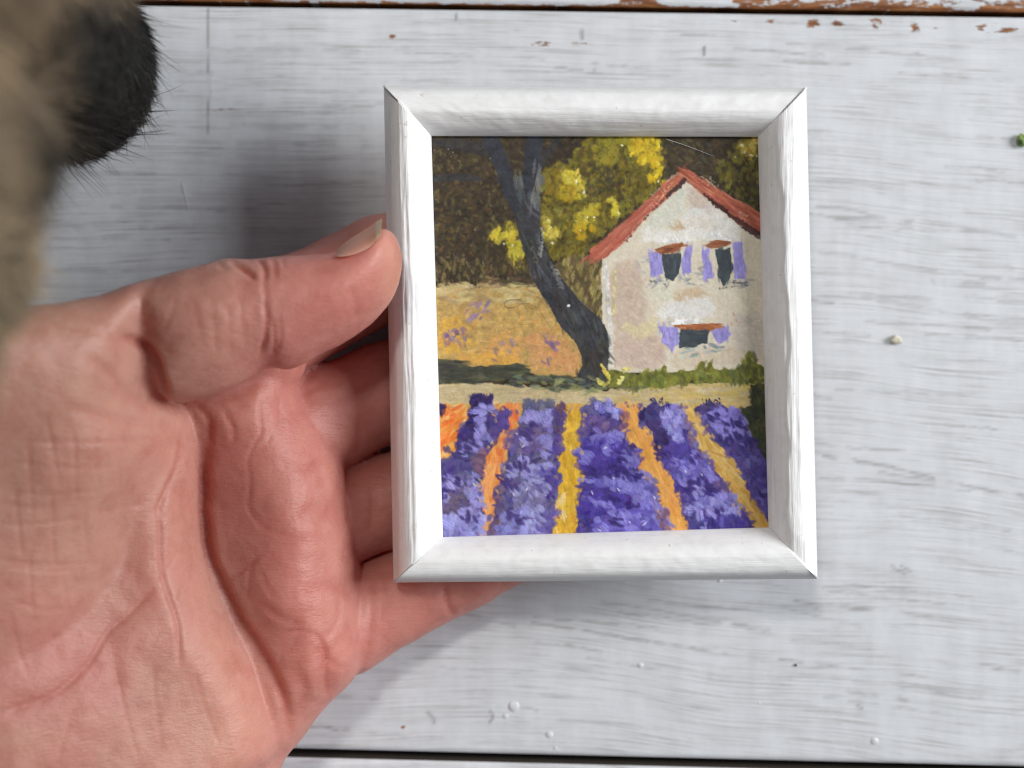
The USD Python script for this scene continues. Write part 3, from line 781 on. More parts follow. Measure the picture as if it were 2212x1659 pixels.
patch(Z1, ((1418, 762), (1500, 738), (1592, 724), (1600, 742), (1540, 775), (1462, 790)), LIN, 26, -.1)
patch(Z1, ((1728, 738), (1790, 706), (1872, 720), (1850, 745), (1765, 756)), LIN, 24, -.05)
stroke(Z1((1400, 948), (1480, 962), (1500, 985)), 2, (84, 90, 94), .6, .1, 1.2)
stroke(Z1((1890, 958), (1980, 962)), 3, (88, 92, 98), .7, .1, 1.2)
stroke(Z1((1815, 995), (1880, 985), (1975, 975)), 1.4, (76, 80, 84), .7, .1, 1)
stroke(Z1((1480, 712), (1520, 716), (1560, 708)), 5, (226, 226, 224), .8, .7)
stroke(Z1((1760, 668), (1830, 690), (1870, 700)), 5, (222, 224, 226), .8, .7)
# lower window
stroke(Z2((1500, 62), (1600, 58), (1680, 62)), 7, (228, 228, 228), .9, .7)
fill(region(Z2((1530, 215), (1720, 195), (1830, 190), (1800, 225), (1580, 275)), 1.5, 2), 40, 5, 1.3, .1, .4, [(120, 146, 152), (150, 166, 170), (96, 116, 122)], .7, .25, 8)
patch(Z2, ((1425, 85), (1545, 90), (1550, 190), (1515, 210), (1510, 275), (1492, 215), (1455, 185)), PUR, 26, HP, .5, 1.1)
patch(Z2, ((1750, 118), (1828, 88), (1872, 128), (1840, 165), (1806, 196), (1752, 150)), PUR, 20, HP, .5, 1.1)
patch(Z2, ((1556, 98), (1735, 96), (1730, 190), (1650, 205), (1552, 215)), GLS, 30, 0)
patch(Z2, ((1508, 80), (1640, 72), (1788, 68), (1788, 92), (1690, 100), (1560, 100)), [(160, 96, 60), (146, 84, 54), (172, 110, 74)], 26, 0)
# trunk
TR = [(58, 58, 62), (46, 47, 53), (72, 70, 68), (60, 56, 50), (86, 90, 94)]
for pts, w, a in ((((120, 130), (300, 150), (480, 190)), [12, 18, 22], .6), (((450, 90), (520, 250), (580, 420), (650, 560)), [26, 24, 23, 26], 1), (((720, 80), (705, 250), (680, 400), (685, 560)), [28, 26, 22, 32], 1), (((860, 110), (800, 200), (740, 280)), [12, 13, 14], .65), (((130, 350), (260, 335), (400, 350)), [10, 12, 8], .7)):
    stroke(Z1(*pts), w, (48, 50, 58), a, .06, .6)
trunk = stroke(np.vstack([Z1((690, 520), (690, 640), (730, 780), (790, 930), (880, 1060)), Z2((900, 20), (1000, 120), (1035, 230), (1035, 330), (1020, 400))]), [34, 36, 35, 40, 44, 50, 54, 46, 41, 46], (54, 55, 60), 1, .06, .5)
fill(trunk, 420, 9, 1.4, HP - .35, .25, TR, .6, .2, 6)
fill(region(Z2((980, 220), (1100, 200), (1100, 390), (960, 390)), 1.5, 2) * trunk, 90, 6, 1.6, HP, .4, [(60, 54, 46), (70, 62, 52), (44, 42, 42)], .6, .2, 6)
fill(region(Z1((600, 320), (640, 320), (660, 420), (640, 500), (600, 420)), 1, 1.5), 22, 8, 1.8, HP - .2, .12, [(92, 98, 98), (78, 84, 86)], .7, .25, 5)
fill(region(Z1((720, 260), (765, 250), (760, 440), (730, 530), (690, 520), (705, 380)), .8, 1.2), 46, 9, 1.8, HP + .12, .1, [(104, 106, 106), (92, 94, 96), (120, 120, 118)], .8, .3, 5)
for pts, w, c in ((((760, 640), (768, 700), (760, 760), (755, 810)), 3, (158, 158, 150)), (((745, 690), (750, 740), (745, 800)), 4, (108, 110, 112)), (((820, 850), (850, 920), (880, 985)), 6, (110, 110, 108)), (((840, 860), (862, 910)), 3, (140, 138, 130)), (((700, 720), (715, 780), (735, 840)), 4, (92, 84, 68))):
    stroke(Z1(*pts), w, c, .7, .4, 1)
(cx, cy), = Z1((921, 1096))
dab(cx, cy, 3.4, 2.6, -.4, (228, 226, 226), 1, 1.0, .1)
# hedge, shade and path
path = region(Z2((60, 430), (500, 440), (1000, 480), (1500, 440), (2100, 410), (2100, 640), (60, 640)), 1, 1.2, False)
wash(path, (190, 172, 132), 1, .03)
fill(path, 420, 10, 1.8, 0.02, .1, [(192, 174, 136), (182, 164, 122), (200, 184, 146), (176, 160, 126)], .6, .2, 5)
fill(path * smoothstep(0, 200, XX - Z2((1000, 500))[0, 0]), 260, 10, 1.8, 0, .1, [(190, 164, 96), (182, 160, 92), (196, 174, 112)], .6, .2, 5)
sh = region(Z2((70, 285), (190, 290), (250, 325), (600, 318), (640, 345), (640, 390), (900, 385), (900, 440), (480, 410), (200, 430), (70, 436)), 1.1, .9, False)
wash(sh, (68, 68, 56), 1, .08)
fill(sh, 200, 10, 1.5, .05, .15, [(60, 62, 54), (78, 76, 58), (50, 52, 48), (92, 90, 66)], .7, .2, 6)
fill(region(Z2((480, 400), (700, 380), (900, 400), (1080, 400), (1090, 470), (950, 490), (640, 460), (500, 450)), 1.4, 1.4), 170, 6, 1.6, .15, .3, [(104, 112, 88), (70, 78, 72), (132, 136, 92), (88, 96, 84), (150, 152, 100)], .75, .3, 8)
hedge = region(Z2((1100, 350), (1300, 370), (1440, 350), (1460, 310), (1480, 360), (1660, 350), (1690, 300), (1720, 345), (1740, 300), (1760, 350), (1880, 345), (1950, 300), (1975, 240), (2000, 300), (2080, 330), (2080, 430), (1700, 430), (1480, 455), (1300, 460), (1120, 450)), 1.6, .9, False)
wash(hedge, (108, 110, 46), 1, .08)
fill(hedge, 300, 6, 1.7, HP - .3, .7, [(122, 124, 54), (96, 100, 44), (134, 136, 62), (84, 90, 46)], .7, .4, 8)
fill(region(Z2((1880, 330), (1970, 260), (2080, 320), (2080, 420), (1900, 420)), 2, 1.5), 60, 5, 1.6, HP, .6, [(80, 84, 42), (92, 96, 48), (66, 72, 40)], .8, .4, 6)
stroke(Z2((1130, 455), (1250, 465), (1340, 455)), 5, (84, 84, 66), .6, .1, 1.4)
for pts, w, c in ((((1078, 318), (1095, 350), (1125, 400)), [3, 8, 6], (222, 200, 90)), (((1180, 430), (1200, 405)), 7, (214, 208, 130)), (((1060, 415), (1085, 440)), 8, (206, 196, 100)), (((1215, 350), (1245, 340)), 7, (200, 192, 110)), (((1110, 440), (1120, 420)), 5, (190, 180, 90))):
    stroke(Z2(*pts), w, c, .9, .7, .9)
# warm soil
soil = region(Z2((60, 560), (560, 550), (1300, 570), (2060, 580), (2110, 1380), (60, 1380)), 1, 2, False)
wash(soil, (206, 160, 84), 1, .03)
fill(region(Z2((80, 570), (560, 560), (520, 640), (90, 640)), 2, 3), 80, 6, 2, 0, .4, [(206, 128, 84), (214, 150, 106), (220, 190, 150)], .7, .3, 8)
fill(region(Z2((80, 610), (270, 620), (230, 760), (90, 930)), 2, 1), 140, 8, 2, -.8, .3, [(222, 118, 46), (230, 148, 76), (212, 104, 40), (238, 196, 130), (226, 132, 60)], .85, .5, 8)
sA = region(Z2((420, 600), (570, 570), (560, 680), (500, 850), (450, 1060), (400, 1370), (310, 1370), (330, 1100), (360, 900), (430, 740)), 1.2, .9, False)
fill(sA, 320, 8, 2.4, HP + .3, .25, [(224, 140, 74), (228, 150, 84), (218, 120, 60), (232, 164, 104)], .85, .4, 6)
fill(region(Z2((420, 600), (560, 570), (540, 740), (430, 850)), 2, 2), 50, 6, 2.2, 1.6, .4, [(216, 104, 56), (222, 120, 66)], .8, .4, 6)
sB = region(Z2((860, 600), (970, 590), (950, 700), (960, 1000), (955, 1220), (930, 1380), (770, 1380), (800, 1200), (800, 900), (840, 720)), 1.2, .9, False)
wash(sB, (208, 164, 52), 1, .04, .3)
fill(sB, 260, 9, 2.2, HP, .2, [(212, 168, 54), (204, 158, 46), (220, 182, 80), (196, 150, 52)], .8, .4, 6)
fill(region(Z2((790, 1060), (850, 1060), (850, 1350), (800, 1350)), 2, 2), 30, 7, 2, HP, .3, [(226, 204, 150), (222, 192, 110)], .75, .5, 6)
sC = region(Z2((1180, 570), (1320, 560), (1330, 680), (1450, 860), (1550, 1120), (1650, 1340), (1470, 1380), (1400, 1080), (1290, 960), (1220, 760)), 1.2, .9, False)
wash(sC, (216, 154, 78), 1, .03, .3)
fill(sC, 300, 9, 2.2, 1.15, .2, [(218, 158, 80), (222, 166, 92), (208, 144, 68), (214, 150, 80)], .8, .35, 6)
sD = region(Z2((1540, 570), (1650, 580), (1760, 770), (1890, 910), (1980, 1080), (2100, 1280), (2080, 1340), (1980, 1320), (1850, 1110), (1780, 970), (1690, 880), (1620, 740)), 1.2, .9, False)
wash(sD, (204, 166, 94), 1, .03, .3)
fill(sD, 300, 9, 2.2, .95, .2, [(206, 168, 96), (198, 158, 82), (214, 180, 112), (192, 146, 70)], .8, .35, 6)
fill(region(Z2((1850, 1100), (2000, 1060), (2100, 1280), (1980, 1320)), 2, 2), 60, 8, 2.2, .95, .2, [(190, 144, 66), (182, 138, 62)], .7, .35, 6)
# lavender rows
DEEP, MIDP, LITE, GREY, NAVY, RED = (62, 46, 122), (84, 70, 144), (148, 142, 204), (98, 90, 128), (42, 30, 78), (112, 78, 96)


def row(poly, ang, cols, n, rag=1.7, base=MIDP):
    m = region(Z2(*poly), rag, .8, False)
    wash(m, np.array(base) * 0.86, 1, .07, .25)
    fill(m, n, 6.5, 2.0, ang, .6, [np.array(c) * 0.88 for c in cols], .75, .5, 12)
    return m


def tuft(poly, n, cols, ang=1.2, L=5, W=2.2, spread=.6, thick=.65):
    m = region(Z2(*poly), 2.6, 1.6)
    wash(m, np.mean(np.array(cols, float), 0), .55, .06, .15)
    fill(m, n, L, W, ang, spread, cols, .85, thick, 7)


row(((80, 940), (180, 850), (215, 720), (270, 640), (280, 520), (310, 500), (400, 530), (425, 610), (500, 590), (500, 690), (420, 800), (380, 860), (340, 1030), (345, 1200), (320, 1380), (80, 1380)), 2.0, [DEEP, MIDP, GREY, (84, 72, 132)], 420, base=(92, 82, 146))
tuft(((270, 560), (300, 500), (400, 520), (330, 620), (270, 660)), 46, [NAVY, (56, 42, 100)], 2.0)
tuft(((215, 720), (290, 690), (330, 760), (230, 840), (190, 830)), 40, [NAVY, (60, 46, 112)], 2.0)
tuft(((420, 610), (500, 600), (490, 680), (420, 740)), 34, [(88, 68, 138), (76, 58, 132)], 1.8)
tuft(((300, 570), (420, 570), (400, 620), (310, 610)), 18, [(152, 150, 212), (136, 132, 200)], .4)
tuft(((310, 650), (380, 660), (380, 780), (310, 790)), 30, [LITE, (134, 130, 196)], 1.3)
tuft(((230, 800), (350, 780), (340, 830), (220, 850)), 24, [LITE, (120, 116, 180)], .6)
tuft(((110, 1000), (300, 990), (280, 1080), (120, 1060)), 40, [LITE, (126, 120, 184), GREY], .8)
tuft(((100, 1110), (300, 1100), (280, 1230), (100, 1250)), 60, [(100, 86, 112), (112, 96, 116), (92, 80, 120)], .3)
tuft(((240, 1110), (350, 1060), (370, 1140), (300, 1200)), 28, [LITE, (140, 140, 200)], 1.2)
tuft(((100, 1240), (330, 1230), (320, 1370), (100, 1370)), 90, [(148, 146, 206), (134, 132, 192), (158, 156, 214)], .6, 7, 2.6)
tuft(((85, 560), (115, 570), (110, 610), (85, 620)), 12, [NAVY], 1.2)
tuft(((300, 860), (370, 860), (350, 990), (300, 960)), 26, [(128, 92, 108), (110, 84, 112)], 1.2)
row(((590, 600), (620, 555), (700, 545), (790, 545), (800, 600), (850, 590), (860, 660), (820, 760), (810, 900), (830, 1020), (790, 1200), (770, 1380), (380, 1380), (420, 1200), (445, 1080), (480, 950), (520, 800), (570, 690)), 1.8, [MIDP, GREY, (116, 110, 160), DEEP, (108, 98, 142), (118, 112, 150)], 620, base=(106, 98, 150))
tuft(((600, 570), (680, 545), (780, 550), (780, 590), (620, 600)), 34, [(96, 98, 118), (110, 112, 130), (84, 84, 116)], .9)
tuft(((605, 610), (770, 600), (780, 650), (630, 670)), 44, [LITE, (138, 132, 200)], .9)
tuft(((790, 580), (860, 580), (850, 680), (790, 800)), 40, [(92, 66, 90), (84, 62, 116), (70, 54, 128)], 1.3)
tuft(((780, 700), (830, 720), (850, 830), (790, 830)), 24, [(76, 58, 140), (88, 70, 128)], 1.2)
tuft(((520, 720), (760, 700), (740, 830), (520, 850)), 90, [(102, 86, 142), (92, 76, 144), (122, 100, 128)], 2.4)
tuft(((690, 760), (770, 680), (780, 780), (730, 820)), 24, [(134, 130, 196)], 1.3)
tuft(((500, 940), (760, 920), (760, 1000), (560, 990)), 50, [LITE, (136, 134, 198), (126, 122, 186)], .4)
tuft(((700, 990), (790, 960), (780, 1120), (720, 1110)), 36, [DEEP, (84, 72, 146)], 1.5)
tuft(((560, 1060), (720, 1050), (710, 1240), (560, 1240)), 80, [(120, 116, 160), (132, 128, 176), (112, 106, 146)], 1.0)
tuft(((430, 1080), (480, 1080), (450, 1300), (390, 1340)), 50, [(92, 74, 110), (80, 64, 122), (116, 86, 96)], 1.6)
tuft(((480, 1240), (620, 1200), (600, 1370), (450, 1370)), 60, [(132, 130, 192), (118, 114, 178)], 1.3)
tuft(((600, 1230), (690, 1260), (670, 1370), (590, 1370)), 34, [(158, 156, 212), (148, 146, 206)], 1.2)
tuft(((690, 1240), (780, 1200), (770, 1370), (690, 1370)), 44, [(104, 94, 160), (90, 78, 148)], 1.5)
row(((960, 640), (985, 565), (1060, 545), (1130, 545), (1200, 610), (1220, 680), (1240, 780), (1300, 960), (1400, 1070), (1430, 1180), (1490, 1330), (1490, 1380), (925, 1380), (935, 1180), (965, 1000), (935, 880), (950, 760)), 2.6, [DEEP, (80, 64, 152), (88, 76, 160), (70, 54, 140)], 720, base=(80, 66, 150))
tuft(((975, 580), (1060, 550), (1070, 600), (970, 620)), 22, [(100, 100, 136), (84, 82, 128)], .9)
tuft(((1050, 560), (1130, 540), (1200, 610), (1160, 650), (1080, 610)), 44, [(150, 148, 212), (140, 136, 206)], 1.0)
tuft(((970, 640), (1180, 640), (1180, 730), (970, 740)), 50, [(98, 78, 132), (112, 88, 130), (84, 66, 138)], 2.7)
tuft(((1040, 740), (1200, 720), (1220, 780), (1080, 790)), 34, [(128, 124, 196), (140, 136, 206)], .8)
tuft(((960, 800), (1250, 790), (1290, 950), (960, 990)), 110, [(70, 52, 142), (62, 46, 134), (80, 64, 152)], 2.7)
tuft(((1200, 830), (1280, 830), (1290, 930), (1230, 930)), 24, [(122, 116, 182)], 1.2)
tuft(((1060, 1000), (1330, 960), (1380, 1060), (1100, 1080)), 56, [(112, 106, 184), (98, 90, 172), (124, 118, 190)], .5)
tuft(((1250, 1040), (1390, 1040), (1420, 1200), (1290, 1160)), 44, [(116, 110, 184), (128, 124, 192)], .9)
tuft(((960, 1080), (1200, 1120), (1160, 1240), (950, 1230)), 80, [(66, 50, 138), (76, 60, 146)], 2.8)
tuft(((1080, 1230), (1440, 1180), (1460, 1360), (1060, 1360)), 110, [(112, 104, 186), (128, 122, 198), (98, 84, 172)], .6, 7, 2.6)
tuft(((1400, 1150), (1480, 1280), (1480, 1360), (1440, 1340)), 24, [RED, (130, 94, 106)], 1.3)
tuft(((1180, 610), (1230, 620), (1240, 740), (1200, 720)), 22, [(150, 100, 96), (126, 88, 110)], 1.4)
row(((1300, 640), (1315, 580), (1370, 550), (1450, 555), (1560, 575), (1610, 680), (1650, 780), (1700, 890), (1790, 980), (1860, 1110), (2000, 1300), (2000, 1380), (1650, 1380), (1580, 1220), (1530, 1050), (1480, 940), (1450, 840), (1395, 790), (1390, 720), (1310, 670)), 2.3, [DEEP, MIDP, (82, 68, 152), (104, 94, 172)], 620, base=(84, 70, 150))
tuft(((1310, 600), (1370, 555), (1460, 570), (1450, 640), (1380, 680), (1310, 660)), 56, [NAVY, (62, 52, 112), (78, 74, 122)], 2.0)
tuft(((1390, 690), (1460, 660), (1490, 760), (1420, 800)), 40, [(58, 44, 98), (68, 52, 108)], 1.2)
tuft(((1400, 770), (1470, 780), (1450, 840), (1400, 820)), 20, [(44, 32, 80), (54, 40, 92)], 1.2)
tuft(((1470, 590), (1550, 575), (1580, 660), (1560, 780), (1500, 760), (1440, 660)), 70, [LITE, (138, 134, 204), (152, 148, 212)], 1.4)
tuft(((1450, 830), (1620, 800), (1640, 930), (1480, 940)), 70, [(72, 54, 142), (82, 66, 150)], 2.0)
tuft(((1500, 930), (1720, 900), (1760, 1020), (1560, 1030)), 70, [(110, 102, 178), (122, 116, 190), (90, 76, 160)], .6)
tuft(((1590, 640), (1640, 740), (1700, 880), (1650, 840)), 36, [(104, 84, 124), (126, 96, 116), (112, 106, 160)], 1.2)
tuft(((1740, 930), (1800, 1000), (1850, 1120), (1790, 1100)), 34, [(112, 84, 118), (92, 72, 132)], 1.1)
tuft(((1640, 1160), (1860, 1110), (1920, 1220), (1700, 1240)), 70, [(134, 128, 200), (122, 116, 190), (146, 142, 208)], .5, 7, 2.4)
tuft(((1660, 1240), (1900, 1240), (1960, 1360), (1660, 1360)), 90, [(72, 56, 142), (58, 48, 118), (90, 80, 160)], .8)
tuft(((1590, 1180), (1660, 1200), (1680, 1360), (1640, 1340)), 34, [(62, 58, 118), (76, 72, 134)], 1.2)
dkb = region(Z2((1990, 445), (2090, 430), (2110, 960), (2040, 860), (1960, 720), (1915, 640), (1930, 590), (1985, 560)), 1.5, 1, False)
wash(dkb, (56, 60, 44), 1, .08)
fill(dkb, 260, 5, 1.8, HP, .7, [(54, 60, 42), (44, 50, 40), (68, 72, 48), (84, 82, 42)], .75, .25, 6)
row(((1650, 590), (1700, 555), (1760, 545), (1830, 575), (1920, 590), (1930, 650), (1990, 770), (2080, 890), (2110, 960), (2110, 1290), (2070, 1230), (1960, 1060), (1890, 900), (1760, 770), (1690, 680)), 1.0, [MIDP, (84, 70, 148), (104, 94, 172), (92, 80, 150)], 420, base=(92, 80, 156))
tuft(((1655, 590), (1760, 545), (1800, 570), (1700, 600)), 26, [NAVY, (66, 58, 100)], .4, 4, 1.6)
tuft(((1700, 600), (1900, 600), (1900, 660), (1720, 660)), 44, [(122, 114, 190), (134, 128, 200)], .9)
tuft(((1960, 900), (2080, 920), (2090, 1200), (2000, 1080)), 60, [(76, 62, 136), (64, 52, 124), (104, 98, 168)], 1.0)
# thick lights and darks laid over the rows in clumps
for poly, n, cols in (
        (((110, 880), (330, 820), (350, 1000), (320, 1340), (110, 1340)), 12, LITE), (((600, 640), (780, 640), (760, 900), (560, 1000)), 9, LITE), (((480, 950), (760, 950), (740, 1340), (440, 1340)), 18, (150, 148, 198)),
        (((980, 760), (1220, 740), (1290, 960), (980, 960)), 9, (120, 114, 190)), (((980, 980), (1380, 1000), (1450, 1340), (980, 1340)), 24, (132, 126, 202)),
        (((1480, 820), (1650, 820), (1780, 1040), (1560, 1040)), 12, (130, 122, 198)), (((1600, 1060), (1860, 1120), (1940, 1330), (1640, 1330)), 14, LITE), (((1720, 620), (1900, 640), (2060, 960), (2060, 1180), (1900, 880)), 14, (136, 128, 204)),
        (((960, 800), (1250, 800), (1420, 1300), (950, 1300)), 16, (50, 36, 104)), (((1420, 780), (1640, 800), (1860, 1330), (1640, 1330)), 14, (54, 40, 108)), (((110, 860), (340, 860), (320, 1340), (110, 1340)), 10, (58, 46, 100)), (((480, 720), (780, 720), (740, 1340), (440, 1340)), 14, (66, 52, 112)),
        (((1720, 660), (1960, 700), (2070, 1150), (1900, 880)), 10, (52, 40, 104))):
    m = region(Z2(*poly), 0, 1).ravel()
    for k0 in prng.choice(len(m), int(n * 0.7), p=m / m.sum()):
        a0 = prng.uniform(0.2, 1.5)
        for q in range(prng.integers(4, 8)):
            dab(k0 % NX + prng.normal() * 5.5, k0 // NX + prng.normal() * 3.5, prng.uniform(5, 10), prng.uniform(2.6, 4.4), a0 + prng.normal() * .3, np.array(cols) * prng.uniform(.92, 1.08), .72, .8, .25)
# flicks of paint along the tops of the rows and stray lights
for x0, x1, y, c in ((290, 410, 510, NAVY), (620, 790, 545, (92, 92, 120)), (980, 1130, 550, (96, 94, 136)), (1370, 1470, 535, NAVY), (1690, 1800, 540, NAVY), (800, 870, 580, (96, 66, 84))):
    for k in range(26):
        (cx, cy), = Z2((prng.uniform(x0, x1), y + prng.uniform(-14, 22)))
        dab(cx, cy, prng.uniform(1.5, 4), .9, HP + prng.normal() * .6, c, .85, .4, .3)
for x, y, a in ((600, 815, -.75), (1100, 825, -.3), (540, 1110, 1.3), (620, 1080, -1), (1020, 1100, 1.2), (1180, 1080, 1), (1065, 1328, .5), (560, 740, .8), (1400, 1130, 1), (1250, 1280, .8), (1690, 990, 1), (1590, 970, 1.2), (300, 1050, 1), (1340, 1290, -.6), (1150, 1010, .7)):
    (cx, cy), = Z2((x, y))
    dab(cx, cy, prng.uniform(3, 6), 1.5, a, (206, 200, 220), .9, .8, .3)
for L_ in (sB, sC, sD, sA):     # ragged edges of the soil strips
    e = np.clip(gaussian_filter(L_, 2.5) * (1 - gaussian_filter(L_, 2.5)) * 4, 0, 1) ** 3
    fill(e, 90, 3, 1.4, 1.2, .7, [(86, 70, 132), (108, 88, 130), (216, 168, 96)], .7, .4, 8)

# small weave and brush grain over everything
HGT[:] = gaussian_filter(HGT, 0.5)
COL[:] = np.clip(COL * (1 + 0.012 * TEX[:NY, :NX] + 0.008 * np.sin(XX * 1.9) * np.sin(YY * 1.9))[..., None], 0, 1)
U_, V_ = np.meshgrid(np.linspace(-9, NX + 9, NX), np.linspace(-9, NY + 9, NY))
ppx = warp(HI, np.stack([U_.ravel(), V_.ravel()], 1))
smp = [np.clip(V_, 0, NY - 1), np.clip(U_, 0, NX - 1)]
zt = Z_BACK(ppx[:, 0]) + PANEL_H + 0.07 * map_coordinates(HGT, smp, order=1).ravel()
pv = P(ppx[:, 0], ppx[:, 1], zt)
pc = np.stack([map_coordinates(COL[..., k], smp, order=1).ravel() for k in range(3)], 1)
put(FRAME, 'painting', pv, grid_faces(NY, NX)[:, ::1], MAT_OIL, smooth=True, attrs={'paint': np.clip(lin(pc * 255) * 1.03, 0, 0.9)}, label='oil painting of a house with purple shutters, a leaning tree and lavender rows')
# ------------------------------------------------------------ hand
# The hand: palm up, fingers behind the frame, thumb on its left rail. Each mass is an inflated outline with its own height and thickness;
# the fingers are tapered bones; all of them are joined into one field and meshed as one skin.
H = 0.42
LO, HI_ = np.array([-112.0, -88.0, 0.6]), np.array([18.0, 34.0, 82.0])
NG = ((HI_ - LO) / H).astype(int)
gx, gy, gz = (LO[k] + H * np.arange(NG[k]) for k in range(3))
G2 = np.stack(np.meshgrid(gx, gy, indexing='ij'), -1)
FLD = np.full(NG, 9.0, np.float32)


def heights(ctrl):
    c = np.array(ctrl, float)
    xy = P(c[:, 0], c[:, 1], c[:, 2])[:, :2]
    r = RBFInterpolator(xy, c[:, 2], kernel='thin_plate_spline', smoothing=1.0)
    return r


def mass(outline, ctrl, R, T, k, blur=0.8):
    """An inflated outline (photograph points), centre heights from ctrl (px, py, z), rim rounding R, half thickness T, joined with blend k."""
    r = heights(ctrl)
    c = np.array(ctrl, float)
    rp = RBFInterpolator(c[:, :2], c[:, 2], kernel='thin_plate_spline', smoothing=1.0)
    o = spline(outline, 6, True)
    p = P(o[:, 0], o[:, 1], rp(o))[:, :2]
    lo = np.maximum(((p.min(0) - 4 - LO[:2]) / H).astype(int), 0)
    hi = np.minimum(((p.max(0) + 4 - LO[:2]) / H).astype(int) + 1, NG[:2])
    g = G2[lo[0]:hi[0], lo[1]:hi[1]]
    flat = g.reshape(-1, 2)
    d = gaussian_filter(signed(p, flat, 0.2).reshape(g.shape[:2]), blur / H)
    zc = r(flat).reshape(g.shape[:2])
    Rm = np.full_like(d, R)
    e = (np.maximum(Rm - d, 0) / Rm).astype(np.float32) ** 2
    Tm = T if np.isscalar(T) else heights([(a, b, t) for (a, b, _), t in zip(ctrl, T)])(flat).reshape(g.shape[:2])
    q = ((gz[None, None] - zc[..., None]) / (Tm if np.isscalar(Tm) else Tm[..., None])).astype(np.float32)
    f = (np.sqrt(e[..., None] + q * q) - 1) * min(R, float(np.min(Tm)))
    s = FLD[lo[0]:hi[0], lo[1]:hi[1]]
    FLD[lo[0]:hi[0], lo[1]:hi[1]] = smin(s, f.astype(np.float32), k)


def bones(joints, k):
    """A chain of tapered bones: (px, py, z, radius)."""
    j = np.array(joints, float)
    c = P(j[:, 0], j[:, 1], j[:, 2])
    rad = j[:, 3]
    lo = np.maximum(((c.min(0) - rad.max() - 3 - LO) / H).astype(int), 0)
    hi = np.minimum(((c.max(0) + rad.max() + 3 - LO) / H).astype(int) + 1, NG)
    sl = tuple(slice(a, b) for a, b in zip(lo, hi))
    X = np.stack(np.meshgrid(gx[sl[0]], gy[sl[1]], gz[sl[2]], indexing='ij'), -1).astype(np.float32)
    out = None
    for a, b, ra, rb in zip(c[:-1], c[1:], rad[:-1], rad[1:]):
        ab = (b - a).astype(np.float32)
        t = np.clip(((X - a.astype(np.float32)) @ ab) / (ab @ ab), 0, 1)
        f = np.linalg.norm(X - a.astype(np.float32) - t[..., None] * ab, axis=-1) - (ra + (rb - ra) * t)
        out = f if out is None else smin(out, f, 1.2)
    FLD[sl] = smin(FLD[sl], out.astype(np.float32), k)


# distal palm with the pads under the fingers
mass([(330, 870), (370, 820), (440, 800), (500, 800), (570, 780), (612, 782), (640, 800), (652, 835), (668, 872), (700, 905), (728, 950), (743, 990), (749, 1030), (756, 1082), (768, 1140), (776, 1221), (785, 1325), (787, 1400), (777, 1446), (745, 1488), (710, 1520), (680, 1553), (645, 1600), (618, 1632), (590, 1690), (520, 1740), (420, 1640), (370, 1400), (350, 1150), (345, 980)],
     [(600, 830, 20), (520, 900, 20.5), (690, 930, 16.6), (470, 1000, 17.5), (590, 1000, 19), (690, 1050, 17), (640, 1130, 18.2), (540, 1180, 17), (720, 1200, 16), (640, 1280, 17.6), (730, 1330, 15.2), (560, 1380, 13.5), (690, 1440, 15), (640, 1520, 14), (600, 1640, 15), (400, 1000, 15), (420, 1500, 13)], 8.6, 11.0, 1.0)
# fingers going behind the frame
bones([(500, 760, 20, 9.5), (660, 660, 13.3, 8.9), (830, 580, 9.5, 8.8), (1010, 512, 9.0, 7.4), (1180, 470, 8.0, 6.6), (1270, 446, 7.6, 5.6)], 2.0)
bones([(560, 975, 18, 9.2), (700, 905, 12.0, 8.7), (830, 850, 9.6, 8.3), (1020, 775, 8.8, 7.6), (1220, 715, 8.0, 6.8), (1330, 690, 7.4, 5.8)], 0.35)
bones([(600, 1160, 16, 8.8), (720, 1120, 11.0, 8.0), (840, 1080, 8.9, 7.8), (1040, 1010, 8.4, 7.2), (1200, 965, 7.8, 6.4), (1290, 940, 7.2, 5.4)], 0.35)
bones([(600, 1390, 14, 9.0), (740, 1345, 10.2, 8.6), (860, 1292, 8.6, 7.5), (1010, 1222, 8.2, 6.9), (1130, 1172, 7.8, 6.1), (1200, 1142, 7.0, 5.0)], 0.35)
# the web under the thumb
bones([(330, 770, 31, 7.0), (470, 765, 27, 6.6), (580, 765, 23, 6.2)], 1.0)
# heel of the hand on the little finger's side, its edge folding over the palm
mass([(352, 858), (385, 872), (414, 893), (430, 920), (437, 972), (437, 1040), (438, 1096), (446, 1180), (462, 1236), (484, 1285), (512, 1340), (556, 1408), (590, 1475), (612, 1535), (618, 1590), (602, 1632), (573, 1659), (520, 1720), (420, 1800), (250, 1880), (0, 1920), (-200, 1750), (-260, 1400), (-240, 1000), (-170, 800), (-60, 760), (60, 720), (200, 690), (300, 660), (340, 700), (350, 780)],
     [(440, 1250, 24.5), (350, 1330, 27), (220, 1450, 32.5), (60, 1560, 38.5), (540, 1440, 20.5), (470, 1520, 22), (590, 1600, 18), (400, 1640, 25), (200, 1700, 32), (-100, 1600, 42), (400, 930, 27.5), (420, 1040, 26), (340, 1000, 29), (200, 1000, 34), (0, 1000, 40), (-150, 1000, 45), (300, 700, 36), (100, 740, 44), (-60, 800, 49), (300, 1180, 27.5), (390, 1180, 26)], 6.6, 11.5, 0.5)
